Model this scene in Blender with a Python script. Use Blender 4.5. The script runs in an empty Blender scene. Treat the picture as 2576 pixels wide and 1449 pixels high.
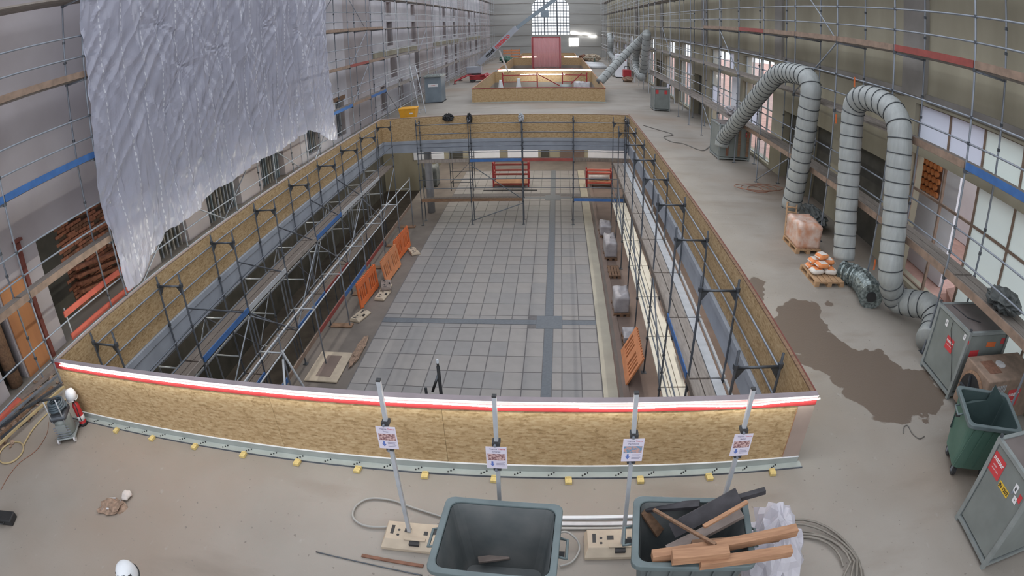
import bpy, bmesh, math, random
import numpy as np
from mathutils import Matrix, Vector, Quaternion, noise as mnoise
random.seed(7)
scene = bpy.context.scene
COL = scene.collection
PI = math.pi

# ------------------------------------------------------------------ camera
HC = 5.5                                   # camera height above the hall floor
YAW, PITCH, ROLL = math.radians(4.94745), math.radians(-25.78861), math.radians(-1.73315)
KA, KB, KC = 0.678258206, 0.0221408131, 0.00098991   # theta = KA r + KB r^3 + KC r^5, r in 1000 px
CW, CH = 2576.0, 1449.0
ROT = (Matrix.Rotation(YAW, 3, 'Z') @ Matrix.Rotation(PI/2 + PITCH, 3, 'X') @ Matrix.Rotation(ROLL, 3, 'Z'))
cam = bpy.data.cameras.new('camera')
cam_o = bpy.data.objects.new('camera', cam); COL.objects.link(cam_o)
cam_o.matrix_world = Matrix.Translation((0, 0, HC)) @ ROT.to_4x4()
cam.type = 'PANO'; cam.sensor_width = 36.0; cam.sensor_fit = 'HORIZONTAL'
cam.clip_start = 0.05; cam.clip_end = 500
rr = np.linspace(0, 1.5, 300); th = KA*rr + KB*rr**3 + KC*rr**5
mm = rr*1000*36.0/CW
cf = np.linalg.lstsq(np.stack([mm, mm**2, mm**3, mm**4], 1), th, rcond=None)[0]
if not hasattr(cam, 'panorama_type') and not hasattr(cam, 'cycles'):
    import addon_utils; addon_utils.enable('cycles')
cy = cam if hasattr(cam, 'panorama_type') else cam.cycles
cy.panorama_type = 'FISHEYE_LENS_POLYNOMIAL'
cy.fisheye_fov = PI
cy.fisheye_polynomial_k0 = 0.0
cy.fisheye_polynomial_k1 = -float(cf[0]); cy.fisheye_polynomial_k2 = -float(cf[1])
cy.fisheye_polynomial_k3 = -float(cf[2]); cy.fisheye_polynomial_k4 = -float(cf[3])
scene.camera = cam_o

def at(u, v, z=None, x=None, y=None):
    """the point of a plane (z=, x= or y=) that the pixel u, v of the photograph looks at"""
    a = (u - CW/2)/1000; b = -(v - CH/2)/1000
    r = math.hypot(a, b) or 1e-9; t = KA*r + KB*r**3 + KC*r**5; s = math.sin(t)/r
    d = ROT @ Vector((a*s, b*s, -math.cos(t)))
    k = (z - HC)/d.z if z is not None else x/d.x if x is not None else y/d.y
    return Vector((0, 0, HC)) + d*k

# ------------------------------------------------------------------ world, exposure
world = bpy.data.worlds.new('overcast_sky'); scene.world = world
world.use_nodes = True
bg = world.node_tree.nodes['Background']
bg.inputs['Color'].default_value = (0.90, 0.94, 1.0, 1)
bg.inputs['Strength'].default_value = 1.0
scene.view_settings.view_transform = 'Standard'
scene.view_settings.look = 'None'
scene.view_settings.gamma = 1.0
scene.view_settings.exposure = 0.88
scene.view_settings.use_curve_mapping = False

# ------------------------------------------------------------------ materials
def lin(c):
    c = c/255.0
    return c/12.92 if c <= 0.04045 else ((c + 0.055)/1.055)**2.4
def rgb(*c): return tuple(lin(v) for v in c) + (1.0,)
MATS = {}
def nodes_of(name):
    m = bpy.data.materials.new(name); m.use_nodes = True
    return m, m.node_tree.nodes, m.node_tree.links, m.node_tree.nodes['Principled BSDF']
def mat(name, c, rough=0.7, metal=0.0, var=0.12, scale=3.0, bump=0.0, c2=None, stretch=(1, 1, 1), detail=5.0, lo=0.35, hi=0.65):
    """colour with a noise of its own; c2 is the second tone of the noise"""
    if name in MATS: return MATS[name]
    m, N, L, P = nodes_of(name)
    P.inputs['Roughness'].default_value = rough; P.inputs['Metallic'].default_value = metal
    tc = N.new('ShaderNodeTexCoord'); mp = N.new('ShaderNodeMapping'); mp.inputs['Scale'].default_value = stretch
    L.new(tc.outputs['Object'], mp.inputs['Vector'])
    nz = N.new('ShaderNodeTexNoise'); nz.inputs['Scale'].default_value = scale; nz.inputs['Detail'].default_value = detail
    L.new(mp.outputs['Vector'], nz.inputs['Vector'])
    rp = N.new('ShaderNodeValToRGB'); L.new(nz.outputs['Fac'], rp.inputs['Fac'])
    a = rgb(*c)
    if c2 is None:
        b = tuple(min(1, v*(1 + var)) for v in a[:3]) + (1,); a = tuple(v*(1 - var) for v in a[:3]) + (1,)
    else: b = rgb(*c2)
    rp.color_ramp.elements[0].color = a; rp.color_ramp.elements[1].color = b
    rp.color_ramp.elements[0].position = lo; rp.color_ramp.elements[1].position = hi
    L.new(rp.outputs['Color'], P.inputs['Base Color'])
    if bump:
        bp = N.new('ShaderNodeBump'); bp.inputs['Strength'].default_value = bump; bp.inputs['Distance'].default_value = 0.02
        L.new(nz.outputs['Fac'], bp.inputs['Height']); L.new(bp.outputs['Normal'], P.inputs['Normal'])
    MATS[name] = m
    return m
def osb_mat(name, dark, mid, light):
    m, N, L, P = nodes_of(name)
    P.inputs['Roughness'].default_value = 0.75
    tc = N.new('ShaderNodeTexCoord')
    outs = []
    for i, (sc, st, rt) in enumerate(((1.0, (11, 11, 44), 0.25), (1.0, (9, 9, 36), -0.5), (1.0, (24, 24, 30), 1.1))):
        mp = N.new('ShaderNodeMapping'); mp.inputs['Scale'].default_value = st; mp.inputs['Rotation'].default_value = (rt, rt, 0); mp.inputs['Location'].default_value = (i*3.1, i*1.7, i)
        L.new(tc.outputs['Object'], mp.inputs['Vector'])
        v = N.new('ShaderNodeTexVoronoi'); v.inputs['Scale'].default_value = sc; v.inputs['Randomness'].default_value = 1
        L.new(mp.outputs['Vector'], v.inputs['Vector'])
        sx = N.new('ShaderNodeSeparateColor'); L.new(v.outputs['Color'], sx.inputs['Color']); outs.append(sx.outputs[i])
    ad = N.new('ShaderNodeMath'); ad.operation = 'ADD'; L.new(outs[0], ad.inputs[0]); L.new(outs[1], ad.inputs[1])
    ad2 = N.new('ShaderNodeMath'); ad2.operation = 'ADD'; L.new(ad.outputs[0], ad2.inputs[0]); L.new(outs[2], ad2.inputs[1])
    dv = N.new('ShaderNodeMath'); dv.operation = 'DIVIDE'; dv.inputs[1].default_value = 3; L.new(ad2.outputs[0], dv.inputs[0])
    rp = N.new('ShaderNodeValToRGB'); L.new(dv.outputs[0], rp.inputs['Fac'])
    e = rp.color_ramp.elements; e[0].position = 0.14; e[0].color = rgb(*dark); e[1].position = 0.9; e[1].color = rgb(*light)
    k = e.new(0.42); k.color = rgb(*mid)
    L.new(rp.outputs['Color'], P.inputs['Base Color'])
    MATS[name] = m
    return m
def emit_mat(name, c, s):
    m, N, L, P = nodes_of(name)
    P.inputs['Base Color'].default_value = (0.8, 0.8, 0.8, 1)
    P.inputs['Emission Color'].default_value = c + (1,); P.inputs['Emission Strength'].default_value = s
    MATS[name] = m; return m
def film_mat(name, c, alpha, rough=0.35, trans=0.5):
    m, N, L, P = nodes_of(name)
    P.inputs['Base Color'].default_value = rgb(*c); P.inputs['Roughness'].default_value = rough
    tl = N.new('ShaderNodeBsdfTranslucent'); tl.inputs['Color'].default_value = rgb(*c)
    tr = N.new('ShaderNodeBsdfTransparent')
    m1 = N.new('ShaderNodeMixShader'); m1.inputs[0].default_value = trans
    L.new(P.outputs[0], m1.inputs[1]); L.new(tl.outputs[0], m1.inputs[2])
    m2 = N.new('ShaderNodeMixShader'); m2.inputs[0].default_value = alpha
    L.new(tr.outputs[0], m2.inputs[1]); L.new(m1.outputs[0], m2.inputs[2])
    L.new(m2.outputs[0], N['Material Output'].inputs['Surface'])
    MATS[name] = m; return m
def floor_mat(name):
    """dusty screed with brown smears, scuffs and the wet patch on the right-hand side"""
    m, N, L, P = nodes_of(name)
    gp = N.new('ShaderNodeNewGeometry')
    def noise(scale, detail=6, stretch=(1, 1, 1)):
        mp = N.new('ShaderNodeMapping'); mp.inputs['Scale'].default_value = stretch; L.new(gp.outputs['Position'], mp.inputs['Vector'])
        n = N.new('ShaderNodeTexNoise'); n.inputs['Scale'].default_value = scale; n.inputs['Detail'].default_value = detail; L.new(mp.outputs['Vector'], n.inputs['Vector']); return n.outputs['Fac']
    def ramp(f, p0, p1, c0=(0, 0, 0, 1), c1=(1, 1, 1, 1)):
        r = N.new('ShaderNodeValToRGB'); r.color_ramp.elements[0].position = p0; r.color_ramp.elements[1].position = p1
        r.color_ramp.elements[0].color = c0; r.color_ramp.elements[1].color = c1; L.new(f, r.inputs['Fac']); return r.outputs['Color']
    def mix(f, a, b):
        x = N.new('ShaderNodeMix'); x.data_type = 'RGBA'
        if isinstance(f, float): x.inputs[0].default_value = f
        else: L.new(f, x.inputs[0])
        L.new(a, x.inputs[6]); L.new(b, x.inputs[7]); return x.outputs[2]
    def const(c):
        x = N.new('ShaderNodeRGB'); x.outputs[0].default_value = c; return x.outputs[0]
    def math_(op, a, b):
        x = N.new('ShaderNodeMath'); x.operation = op
        for i, q in enumerate((a, b)):
            if isinstance(q, (int, float)): x.inputs[i].default_value = q
            else: L.new(q, x.inputs[i])
        return x.outputs[0]
    base = ramp(noise(0.5, 8), 0.3, 0.7, rgb(131, 124, 116), rgb(146, 140, 133))
    base = mix(ramp(noise(0.16, 4), 0.5, 0.72), base, const(rgb(134, 118, 104)))
    base = mix(ramp(noise(7, 8, (1, .6, 1)), 0.66, 0.9), base, const(rgb(156, 152, 146)))
    base = mix(ramp(noise(1.1, 9, (.35, 1, 1)), 0.55, 0.8), base, const(rgb(118, 107, 97)))
    base = mix(ramp(noise(14, 4), 0.68, 0.72), base, const(rgb(112, 104, 98)))
    def dist(cx, cy_, r, sy=1.0):
        v = N.new('ShaderNodeVectorMath'); v.operation = 'SUBTRACT'; L.new(gp.outputs['Position'], v.inputs[0]); v.inputs[1].default_value = (cx, cy_, 0)
        s = N.new('ShaderNodeVectorMath'); s.operation = 'MULTIPLY'; L.new(v.outputs[0], s.inputs[0]); s.inputs[1].default_value = (1, sy, 0)
        l = N.new('ShaderNodeVectorMath'); l.operation = 'LENGTH'; L.new(s.outputs[0], l.inputs[0]); return math_('SUBTRACT', l.outputs['Value'], r)
    wet = dist(5.05, 9.35, 0.75, 0.55)
    for c in ((5.45, 8.3, 0.8, .8), (6.0, 7.45, 0.95, .85), (6.6, 7.2, .75, 1), (5.5, 10.2, .55, .8), (6.1, 10.35, .35, 1), (4.55, 11.3, .2, .4)): wet = math_('MINIMUM', wet, dist(*c))
    isl = math_('MINIMUM', dist(6.25, 9.55, 0.62, .7), dist(6.9, 8.6, 0.5, .6))
    wet = math_('MAXIMUM', wet, math_('MULTIPLY', isl, -1.0))
    wet = math_('ADD', wet, math_('MULTIPLY', math_('SUBTRACT', noise(1.6, 6), 0.5), 1.3))
    wm = ramp(math_('ADD', math_('MULTIPLY', wet, -1.0), 0.5), 0.49, 0.52)
    base = mix(wm, base, const(rgb(100, 88, 78)))
    L.new(base, P.inputs['Base Color'])
    rg = ramp(wm, 0, 1, (.72, .72, .72, 1), (.42, .42, .42, 1)); L.new(rg, P.inputs['Roughness'])
    bp = N.new('ShaderNodeBump'); bp.inputs['Strength'].default_value = 0.15; bp.inputs['Distance'].default_value = 0.02
    L.new(noise(30, 5), bp.inputs['Height']); L.new(bp.outputs['Normal'], P.inputs['Normal'])
    MATS[name] = m; return m
floor_mat('screed')
osb_mat('osb', (144, 118, 82), (172, 144, 105), (190, 166, 130))
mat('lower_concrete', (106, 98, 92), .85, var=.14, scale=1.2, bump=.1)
mat('concrete', (148, 148, 152), .85, var=.12, scale=2.5, bump=.1)
mat('edge_beam', (150, 156, 166), .75, var=.1, scale=1.5)
mat('tile_a', (126, 123, 122), .6, var=.05, scale=2)
mat('tile_b', (130, 126, 124), .6, var=.05, scale=2)
mat('tile_c', (122, 120, 120), .6, var=.05, scale=2)
mat('grout', (97, 94, 95), .9, var=.1, scale=8)
mat('tactile', (88, 93, 100), .6, var=.08, scale=12)
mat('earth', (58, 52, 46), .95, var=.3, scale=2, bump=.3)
mat('cream_strip', (156, 150, 136), .7, var=.08, scale=1.5)
mat('brown_channel', (116, 100, 92), .8, var=.12, scale=1.2)
mat('plaster_left', (160, 152, 154), .9, scale=.35, c2=(180, 174, 178), bump=.05, detail=8)
mat('plaster_white', (204, 202, 208), .9, scale=.5, c2=(180, 178, 186), bump=.05, detail=8)
mat('plaster_olive', (138, 132, 115), .9, scale=.6, c2=(162, 156, 138), bump=.06, detail=8, stretch=(1, 1, .35))
mat('plaster_grey', (128, 124, 120), .9, scale=.8, c2=(148, 144, 140), bump=.05)
mat('end_plaster', (142, 142, 140), .9, scale=.2, c2=(160, 160, 158), stretch=(.5, 1, 3))
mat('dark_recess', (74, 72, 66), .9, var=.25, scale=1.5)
mat('brick_red', (146, 96, 74), .9, var=.22, scale=9)
mat('brick_brown', (112, 78, 60), .9, var=.25, scale=9)
mat('mortar', (96, 80, 68), .95, var=.2, scale=8)
mat('steel', (134, 140, 150), .45, .4, var=.16, scale=6)
mat('steel_mid', (98, 104, 113), .45, .45, var=.18, scale=6)
mat('steel_dark', (84, 88, 94), .5, .6, var=.2, scale=6)
mat('galv_light', (176, 180, 186), .5, .25, var=.1, scale=4)
mat('plank_grey', (122, 114, 108), .8, scale=3, c2=(142, 134, 128), stretch=(6, 1, 1))
mat('plank_dark', (96, 86, 80), .85, scale=3, c2=(114, 104, 96), stretch=(6, 1, 1))
mat('plank_lit', (206, 202, 190), .6, var=.06, scale=3)  # lower deck planks, whitened for the lamp light falling on them
mat('toe_wood', (132, 112, 98), .85, var=.18, scale=5)
mat('toe_blue', (54, 96, 152), .6, var=.12, scale=4)
mat('toe_red', (134, 62, 56), .65, var=.15, scale=4)
mat('red_board', (198, 100, 84), .6, var=.12, scale=4)
mat('red_cap', (150, 44, 46), .6, var=.1, scale=3)
mat('cap_grey', (134, 124, 128), .7, var=.1, scale=3)
mat('board_mauve', (158, 140, 130), .75, var=.06, scale=3)
mat('angle_steel', (166, 171, 168), .45, .25, var=.06, scale=4)
mat('block_yellow', (200, 178, 118), .75, var=.12, scale=20)
mat('black', (34, 34, 36), .6, var=.2, scale=6)
mat('rubber', (48, 48, 50), .7, var=.2, scale=6)
mat('duct_skin', (148, 152, 152), .5, var=.08, scale=3, bump=.35, stretch=(4, 4, .5))
mat('duct_ring', (58, 62, 66), .6, var=.1, scale=6)
mat('duct_dark', (112, 116, 112), .55, var=.1, scale=3, bump=.4, stretch=(4, 4, .6))
mat('cabinet', (126, 132, 130), .45, .2, var=.1, scale=2)
mat('cabinet_top', (106, 98, 96), .6, .1, var=.12, scale=2)
mat('cabinet_blue', (122, 134, 144), .5, .2, var=.08, scale=2)
mat('frame_grey', (142, 148, 148), .45, .3, var=.12, scale=4)
mat('sticker_red', (190, 62, 66), .5, var=.06, scale=4)
mat('sticker_white', (216, 216, 218), .5, var=.03, scale=4)
mat('sticker_yellow', (214, 176, 60), .5, var=.04, scale=4)
mat('bin_dark', (84, 92, 94), .5, scale=2, c2=(104, 112, 112), detail=8)
mat('bin_rim', (92, 104, 106), .5, var=.12, scale=4)
mat('bin_green', (72, 104, 92), .5, scale=2, c2=(86, 116, 104))
mat('bin_inside', (92, 98, 100), .65, scale=2.5, c2=(116, 118, 118), detail=9)
mat('bin_inside_green', (54, 70, 70), .55, var=.15, scale=2)
mat('beige_plastic', (172, 158, 140), .75, var=.08, scale=5)
mat('timber', (168, 128, 98), .8, scale=4, c2=(146, 108, 82), stretch=(1, 8, 8))
mat('timber_old', (134, 104, 82), .85, scale=4, c2=(108, 84, 66), stretch=(1, 6, 6))
mat('timber_black', (54, 52, 56), .75, var=.25, scale=7)
mat('timber_grey', (128, 116, 110), .85, var=.2, scale=6)
mat('wood_orange', (178, 122, 78), .75, scale=3, c2=(160, 108, 72), stretch=(1, 1, .2))
mat('beam_red', (108, 58, 50), .8, var=.15, scale=5)
mat('orange', (214, 112, 62), .55, var=.08, scale=4)
mat('orange_pale', (204, 134, 92), .6, var=.08, scale=4)
mat('bag_orange', (212, 124, 68), .55, scale=6, c2=(220, 150, 100), bump=.2)
mat('bag_white', (206, 200, 194), .5, var=.06, scale=6, bump=.2)
mat('wrap', (160, 156, 160), .35, var=.12, scale=5, bump=.4)
mat('wrap_orange', (186, 136, 110), .35, scale=5, c2=(198, 178, 168), bump=.4)
mat('foil', (150, 160, 160), .25, .55, scale=14, c2=(84, 92, 92), bump=.6)
mat('tarp_dark', (84, 88, 88), .6, var=.2, scale=4, bump=.4)
mat('pallet', (176, 142, 108), .85, scale=4, c2=(150, 120, 92))
mat('white', (206, 208, 212), .45, var=.04, scale=4)
mat('white_dirty', (184, 182, 184), .5, var=.12, scale=5)
mat('red', (176, 44, 48), .4, var=.08, scale=5)
mat('machine_red', (152, 42, 48), .45, var=.12, scale=4)
mat('machine_grey', (150, 154, 164), .45, .2, var=.08, scale=1)
mat('yellow', (222, 160, 44), .5, var=.06, scale=4)
mat('cable_grey', (150, 148, 144), .6, var=.06, scale=6)
mat('cable_coil', (122, 116, 108), .6, var=.08, scale=6)
mat('cable_dark', (96, 92, 88), .65, var=.1, scale=6)
mat('cable_brown', (138, 92, 72), .65, var=.1, scale=6)
mat('hose_yellow', (170, 150, 112), .65, var=.1, scale=6)
mat('hose_blue', (70, 82, 90), .5, var=.12, scale=6)
mat('rust', (112, 78, 62), .8, var=.2, scale=12)
mat('stone', (196, 186, 180), .85, var=.08, scale=8, bump=.2)
mat('rubble', (134, 112, 96), .95, var=.3, scale=14, bump=.4)
mat('paper', (206, 200, 214), .6, var=.02, scale=4)
mat('print_photo', (120, 84, 88), .6, scale=40, c2=(196, 164, 160), stretch=(1, 1, 2.5), lo=.42, hi=.58)
mat('print_photo_blue', (100, 140, 170), .6, scale=30, c2=(190, 150, 140), stretch=(1, 1, 2.5), lo=.42, hi=.58)
mat('print_blue', (90, 112, 176), .6, var=.04)
mat('print_grey', (140, 136, 156), .6, var=.04)
mat('print_red', (196, 96, 104), .6, var=.04)
mat('copper_curtain', (196, 110, 104), .4, var=.1, scale=2)
mat('outside_white', (226, 228, 236), .9, var=.05, scale=1)
mat('outside_ground', (186, 150, 140), .95, var=.15, scale=2)
film_mat('film_green', (222, 230, 228), .93, .4, .7)
film_mat('film_white', (222, 226, 236), .93, .4, .65)
film_mat('sheet', (176, 178, 196), .76, .22, .28)
def sheet_lines():
    m = MATS['sheet']; N = m.node_tree.nodes; L = m.node_tree.links; P = N['Principled BSDF']
    gp = N.new('ShaderNodeNewGeometry'); sx = N.new('ShaderNodeSeparateXYZ'); L.new(gp.outputs['Position'], sx.inputs[0])
    def mth(op, a, b):
        x = N.new('ShaderNodeMath'); x.operation = op
        for i, q in enumerate((a, b)):
            if isinstance(q, (int, float)): x.inputs[i].default_value = q
            else: L.new(q, x.inputs[i])
        return x.outputs[0]
    fr = mth('FRACT', mth('DIVIDE', sx.outputs['Y'], .78), 0); ln = mth('LESS_THAN', fr, .045)
    dz = mth('LESS_THAN', mth('FRACT', mth('DIVIDE', sx.outputs['Z'], .16), 0), .6); k = mth('MULTIPLY', ln, dz)
    mx = N.new('ShaderNodeMix'); mx.data_type = 'RGBA'; L.new(k, mx.inputs[0]); mx.inputs[6].default_value = rgb(176, 178, 196); mx.inputs[7].default_value = rgb(226, 228, 238)
    L.new(mx.outputs[2], P.inputs['Base Color'])
    mp = N.new('ShaderNodeMapping'); mp.inputs['Scale'].default_value = (1, 5, 1.1); mp.inputs['Rotation'].default_value = (.22, 0, 0); L.new(gp.outputs['Position'], mp.inputs['Vector'])
    nz = N.new('ShaderNodeTexNoise'); nz.noise_type = 'RIDGED_MULTIFRACTAL'; nz.inputs['Scale'].default_value = .9; nz.inputs['Detail'].default_value = 4; L.new(mp.outputs['Vector'], nz.inputs['Vector'])
    bp = N.new('ShaderNodeBump'); bp.inputs['Strength'].default_value = .9; bp.inputs['Distance'].default_value = .10; L.new(nz.outputs['Fac'], bp.inputs['Height']); L.new(bp.outputs['Normal'], P.inputs['Normal'])
sheet_lines()
film_mat('bag_clear', (216, 214, 222), .86, .25, .4)
film_mat('curtain_red', (224, 168, 172), .62, .25, .5)
film_mat('glass', (220, 232, 238), .18, .1, .3)
emit_mat('led', (0.95, 1.0, 0.93), 30.0)
emit_mat('led_far', (1.0, 0.97, 0.93), 20.0)
emit_mat('lamp', (1.0, 0.97, 0.9), 60.0)
emit_mat('doorway_glow', (1.0, 0.98, 0.95), 6.0)

# ------------------------------------------------------------------ mesh tools
WM = {}                                     # world matrices of what has been built
def world_of(o): return WM.get(o.name, Matrix.Identity(4))
def link(name, data, m, parent=None, mw=None):
    o = bpy.data.objects.new(name, data); COL.objects.link(o)
    if m is not None and data is not None and not data.materials: data.materials.append(MATS[m] if isinstance(m, str) else m)
    mw = mw or Matrix.Identity(4)
    if parent is not None:
        o.parent = parent; mw_l = world_of(parent).inverted() @ mw
        o.matrix_basis = mw_l
    else: o.matrix_basis = mw
    WM[o.name] = mw
    return o
class MB:
    def __init__(s): s.v = []; s.f = []
    def add(s, vs, fs):
        n = len(s.v); s.v += [tuple(p) for p in vs]; s.f += [tuple(i + n for i in f) for f in fs]; return s
    def box(s, x0, x1, y0, y1, z0, z1):
        return s.add([(x, y, z) for z in (z0, z1) for y in (y0, y1) for x in (x0, x1)],
                     [(0, 2, 3, 1), (4, 5, 7, 6), (0, 1, 5, 4), (2, 6, 7, 3), (0, 4, 6, 2), (1, 3, 7, 5)])
    def bar(s, a, b, w, h, up=(0, 0, 1)):
        """a box from a to b, w wide and h high"""
        a = Vector(a); b = Vector(b); d = (b - a).normalized(); u = Vector(up)
        r = d.cross(u)
        if r.length < 1e-4: r = d.cross(Vector((1, 0, 0)))
        r.normalize(); u = r.cross(d)
        r = r*w/2; u = u*h/2
        return s.add([a - r - u, a + r - u, a + r + u, a - r + u, b - r - u, b + r - u, b + r + u, b - r + u],
                     [(0, 1, 2, 3), (4, 7, 6, 5), (0, 4, 5, 1), (1, 5, 6, 2), (2, 6, 7, 3), (3, 7, 4, 0)])
    def cyl(s, a, b, r, n=10, r2=None, caps=True):
        a = Vector(a); b = Vector(b); d = (b - a).normalized(); r2 = r if r2 is None else r2
        p = d.orthogonal().normalized(); q = d.cross(p)
        vs = []
        for c, rad in ((a, r), (b, r2)):
            vs += [c + (p*math.cos(2*PI*i/n) + q*math.sin(2*PI*i/n))*rad for i in range(n)]
        fs = [(i, (i + 1) % n, n + (i + 1) % n, n + i) for i in range(n)]
        if caps: fs += [tuple(range(n - 1, -1, -1)), tuple(range(n, 2*n))]
        return s.add(vs, fs)
    def tube(s, pts, r, n=8, closed=False, rad=None):
        pts = [Vector(p) for p in pts]; m = len(pts); vs = []; ref = None
        for i, c in enumerate(pts):
            a = pts[(i - 1) % m] if (closed or i) else c; b = pts[(i + 1) % m] if (closed or i < m - 1) else c
            d = (b - a).normalized()
            if ref is None: p = d.orthogonal().normalized()
            else:
                p = ref - d*ref.dot(d)
                p = p.normalized() if p.length > 1e-6 else d.orthogonal().normalized()
            ref = p; q = d.cross(p); R = rad[i] if rad else r
            vs += [c + (p*math.cos(2*PI*k/n) + q*math.sin(2*PI*k/n))*R for k in range(n)]
        fs = []
        for i in range(m if closed else m - 1):
            j = (i + 1) % m
            fs += [(i*n + k, i*n + (k + 1) % n, j*n + (k + 1) % n, j*n + k) for k in range(n)]
        if not closed: fs += [tuple(range(n - 1, -1, -1)), tuple(range((m - 1)*n, m*n))]
        return s.add(vs, fs)
    def lathe(s, prof, n=16, c=(0, 0, 0)):
        c = Vector(c); vs = []; m = len(prof)
        for r, z in prof: vs += [c + Vector((r*math.cos(2*PI*k/n), r*math.sin(2*PI*k/n), z)) for k in range(n)]
        fs = [(i*n + k, i*n + (k + 1) % n, (i + 1)*n + (k + 1) % n, (i + 1)*n + k) for i in range(m - 1) for k in range(n)]
        fs += [tuple(range(n - 1, -1, -1)), tuple(range((m - 1)*n, m*n))]
        return s.add(vs, fs)
    def prism(s, poly, off):
        """a flat polygon pushed out by the vector off"""
        n = len(poly); off = Vector(off); P = [Vector(p) for p in poly]
        return s.add(P + [p + off for p in P], [tuple(range(n - 1, -1, -1)), tuple(range(n, 2*n))] + [(i, (i + 1) % n, n + (i + 1) % n, n + i) for i in range(n)])
    def blob(s, c, r, seed=0, amp=.18, n=10, m=7):
        vs = []; fs = []
        for i in range(m + 1):
            t = PI*i/m
            for k in range(n):
                f = 2*PI*k/n; d = Vector((math.sin(t)*math.cos(f), math.sin(t)*math.sin(f), math.cos(t)))
                g = 1 + amp*mnoise.noise(d*1.7 + Vector((seed*3.3, seed, 0)))*2
                vs.append(Vector(c) + Vector((d.x*r[0], d.y*r[1], d.z*r[2]))*g)
        for i in range(m):
            fs += [(i*n + k, (i + 1)*n + k, (i + 1)*n + (k + 1) % n, i*n + (k + 1) % n) for k in range(n)]
        return s.add(vs, fs)
    def mesh(s, name, c=None, smooth=False):
        me = bpy.data.meshes.new(name)
        v = s.v if c is None else [(p[0] - c[0], p[1] - c[1], p[2] - c[2]) for p in s.v]
        me.from_pydata(v, [], s.f); me.update()
        if smooth:
            for p in me.polygons: p.use_smooth = True
        return me
    def build(s, name, m, parent=None, smooth=False, mw=None, bevel=0):
        """link as one mesh object; coordinates are the world's, or those of the frame mw"""
        xs = list(zip(*s.v)); c = tuple((min(q) + max(q))/2 for q in xs); c = (c[0], c[1], min(xs[2]))
        base = mw or Matrix.Identity(4)
        o = link(name, s.mesh(name, c, smooth), m, parent, base @ Matrix.Translation(c))
        if bevel:
            b = o.modifiers.new('bevel', 'BEVEL'); b.width = bevel; b.segments = 2; b.limit_method = 'ANGLE'
        return o
UNIT = {}
def unit_tube(r, n=8, sides=False):
    k = ('t', r, n)
    if k not in UNIT: UNIT[k] = MB().cyl((0, 0, 0), (0, 0, 1), r, n).mesh('tube', None, True)
    return UNIT[k]
def unit_box(sx, sy, sz, key=''):
    k = ('b', round(sx, 4), round(sy, 4), round(sz, 4), key)
    if k not in UNIT: UNIT[k] = MB().box(-sx/2, sx/2, -sy/2, sy/2, 0, sz).mesh('block')
    return UNIT[k]
MVAR = {}
def with_mat(me, m):
    k = (me.name, m)
    if k not in MVAR:
        c = me.copy(); c.materials.clear(); c.materials.append(MATS[m]); MVAR[k] = c
    return MVAR[k]
def tube_part(name, a, b, r, m, parent):
    a = Vector(a); b = Vector(b); d = b - a
    q = Vector((0, 0, 1)).rotation_difference(d.normalized())
    return link(name, with_mat(unit_tube(r), m), None, parent, Matrix.Translation(a) @ q.to_matrix().to_4x4() @ Matrix.Diagonal((1, 1, d.length, 1)))
def box_part(name, x0, x1, y0, y1, z0, z1, m, parent):
    me = with_mat(unit_box(x1 - x0, y1 - y0, z1 - z0), m)
    return link(name, me, None, parent, Matrix.Translation(((x0 + x1)/2, (y0 + y1)/2, z0)))
def tag(o, label, cat, group=None):
    o['label'] = label; o['category'] = cat
    if group: o['group'] = group
    return o
def thing(name, label, cat, loc=(0, 0, 0), rz=0.0, group=None):
    o = link(name, None, None, None, Matrix.Translation(loc) @ Matrix.Rotation(rz, 4, 'Z'))
    o.empty_display_size = .2
    return tag(o, label, cat, group)
def struct(o, label=None):
    o['kind'] = 'structure'
    if label: o['label'] = label
    return o
def stuff(o): o['kind'] = 'stuff'; return o
def dup(root, loc, rz=0.0, label=None, group=None):
    """a copy of a thing with its parts and sub-parts"""
    def cp(o, par):
        c = o.copy(); COL.objects.link(c); c.parent = par
        for ch in [q for q in bpy.data.objects if q.parent == o]: cp(ch, c)
        return c
    r = cp(root, None)
    r.matrix_basis = Matrix.Translation(loc) @ Matrix.Rotation(rz, 4, 'Z'); WM[r.name] = r.matrix_basis.copy()
    if label: r['label'] = label
    if group: r['group'] = group
    return r
def text_part(name, s, size, m, parent, mw, extrude=.001, bold=0.0):
    cu = bpy.data.curves.new(name, 'FONT'); cu.body = s; cu.size = size; cu.extrude = extrude; cu.align_x = 'CENTER'; cu.align_y = 'CENTER'; cu.offset = bold; cu.resolution_u = 3
    t = bpy.data.objects.new(name, cu); COL.objects.link(t)
    bpy.context.view_layer.update()
    me = bpy.data.meshes.new_from_object(t.evaluated_get(bpy.context.evaluated_depsgraph_get()))
    bpy.data.objects.remove(t); bpy.data.curves.remove(cu)
    me.materials.clear()
    return link(name, me, m, parent, mw)
def frame(o, x, y):
    """a frame with origin o, x axis x, y axis y (z is their product)"""
    x = Vector(x).normalized(); z = x.cross(Vector(y)).normalized(); y = z.cross(x)
    m = Matrix((x, y, z)).transposed().to_4x4(); m.translation = Vector(o); return m

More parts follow.
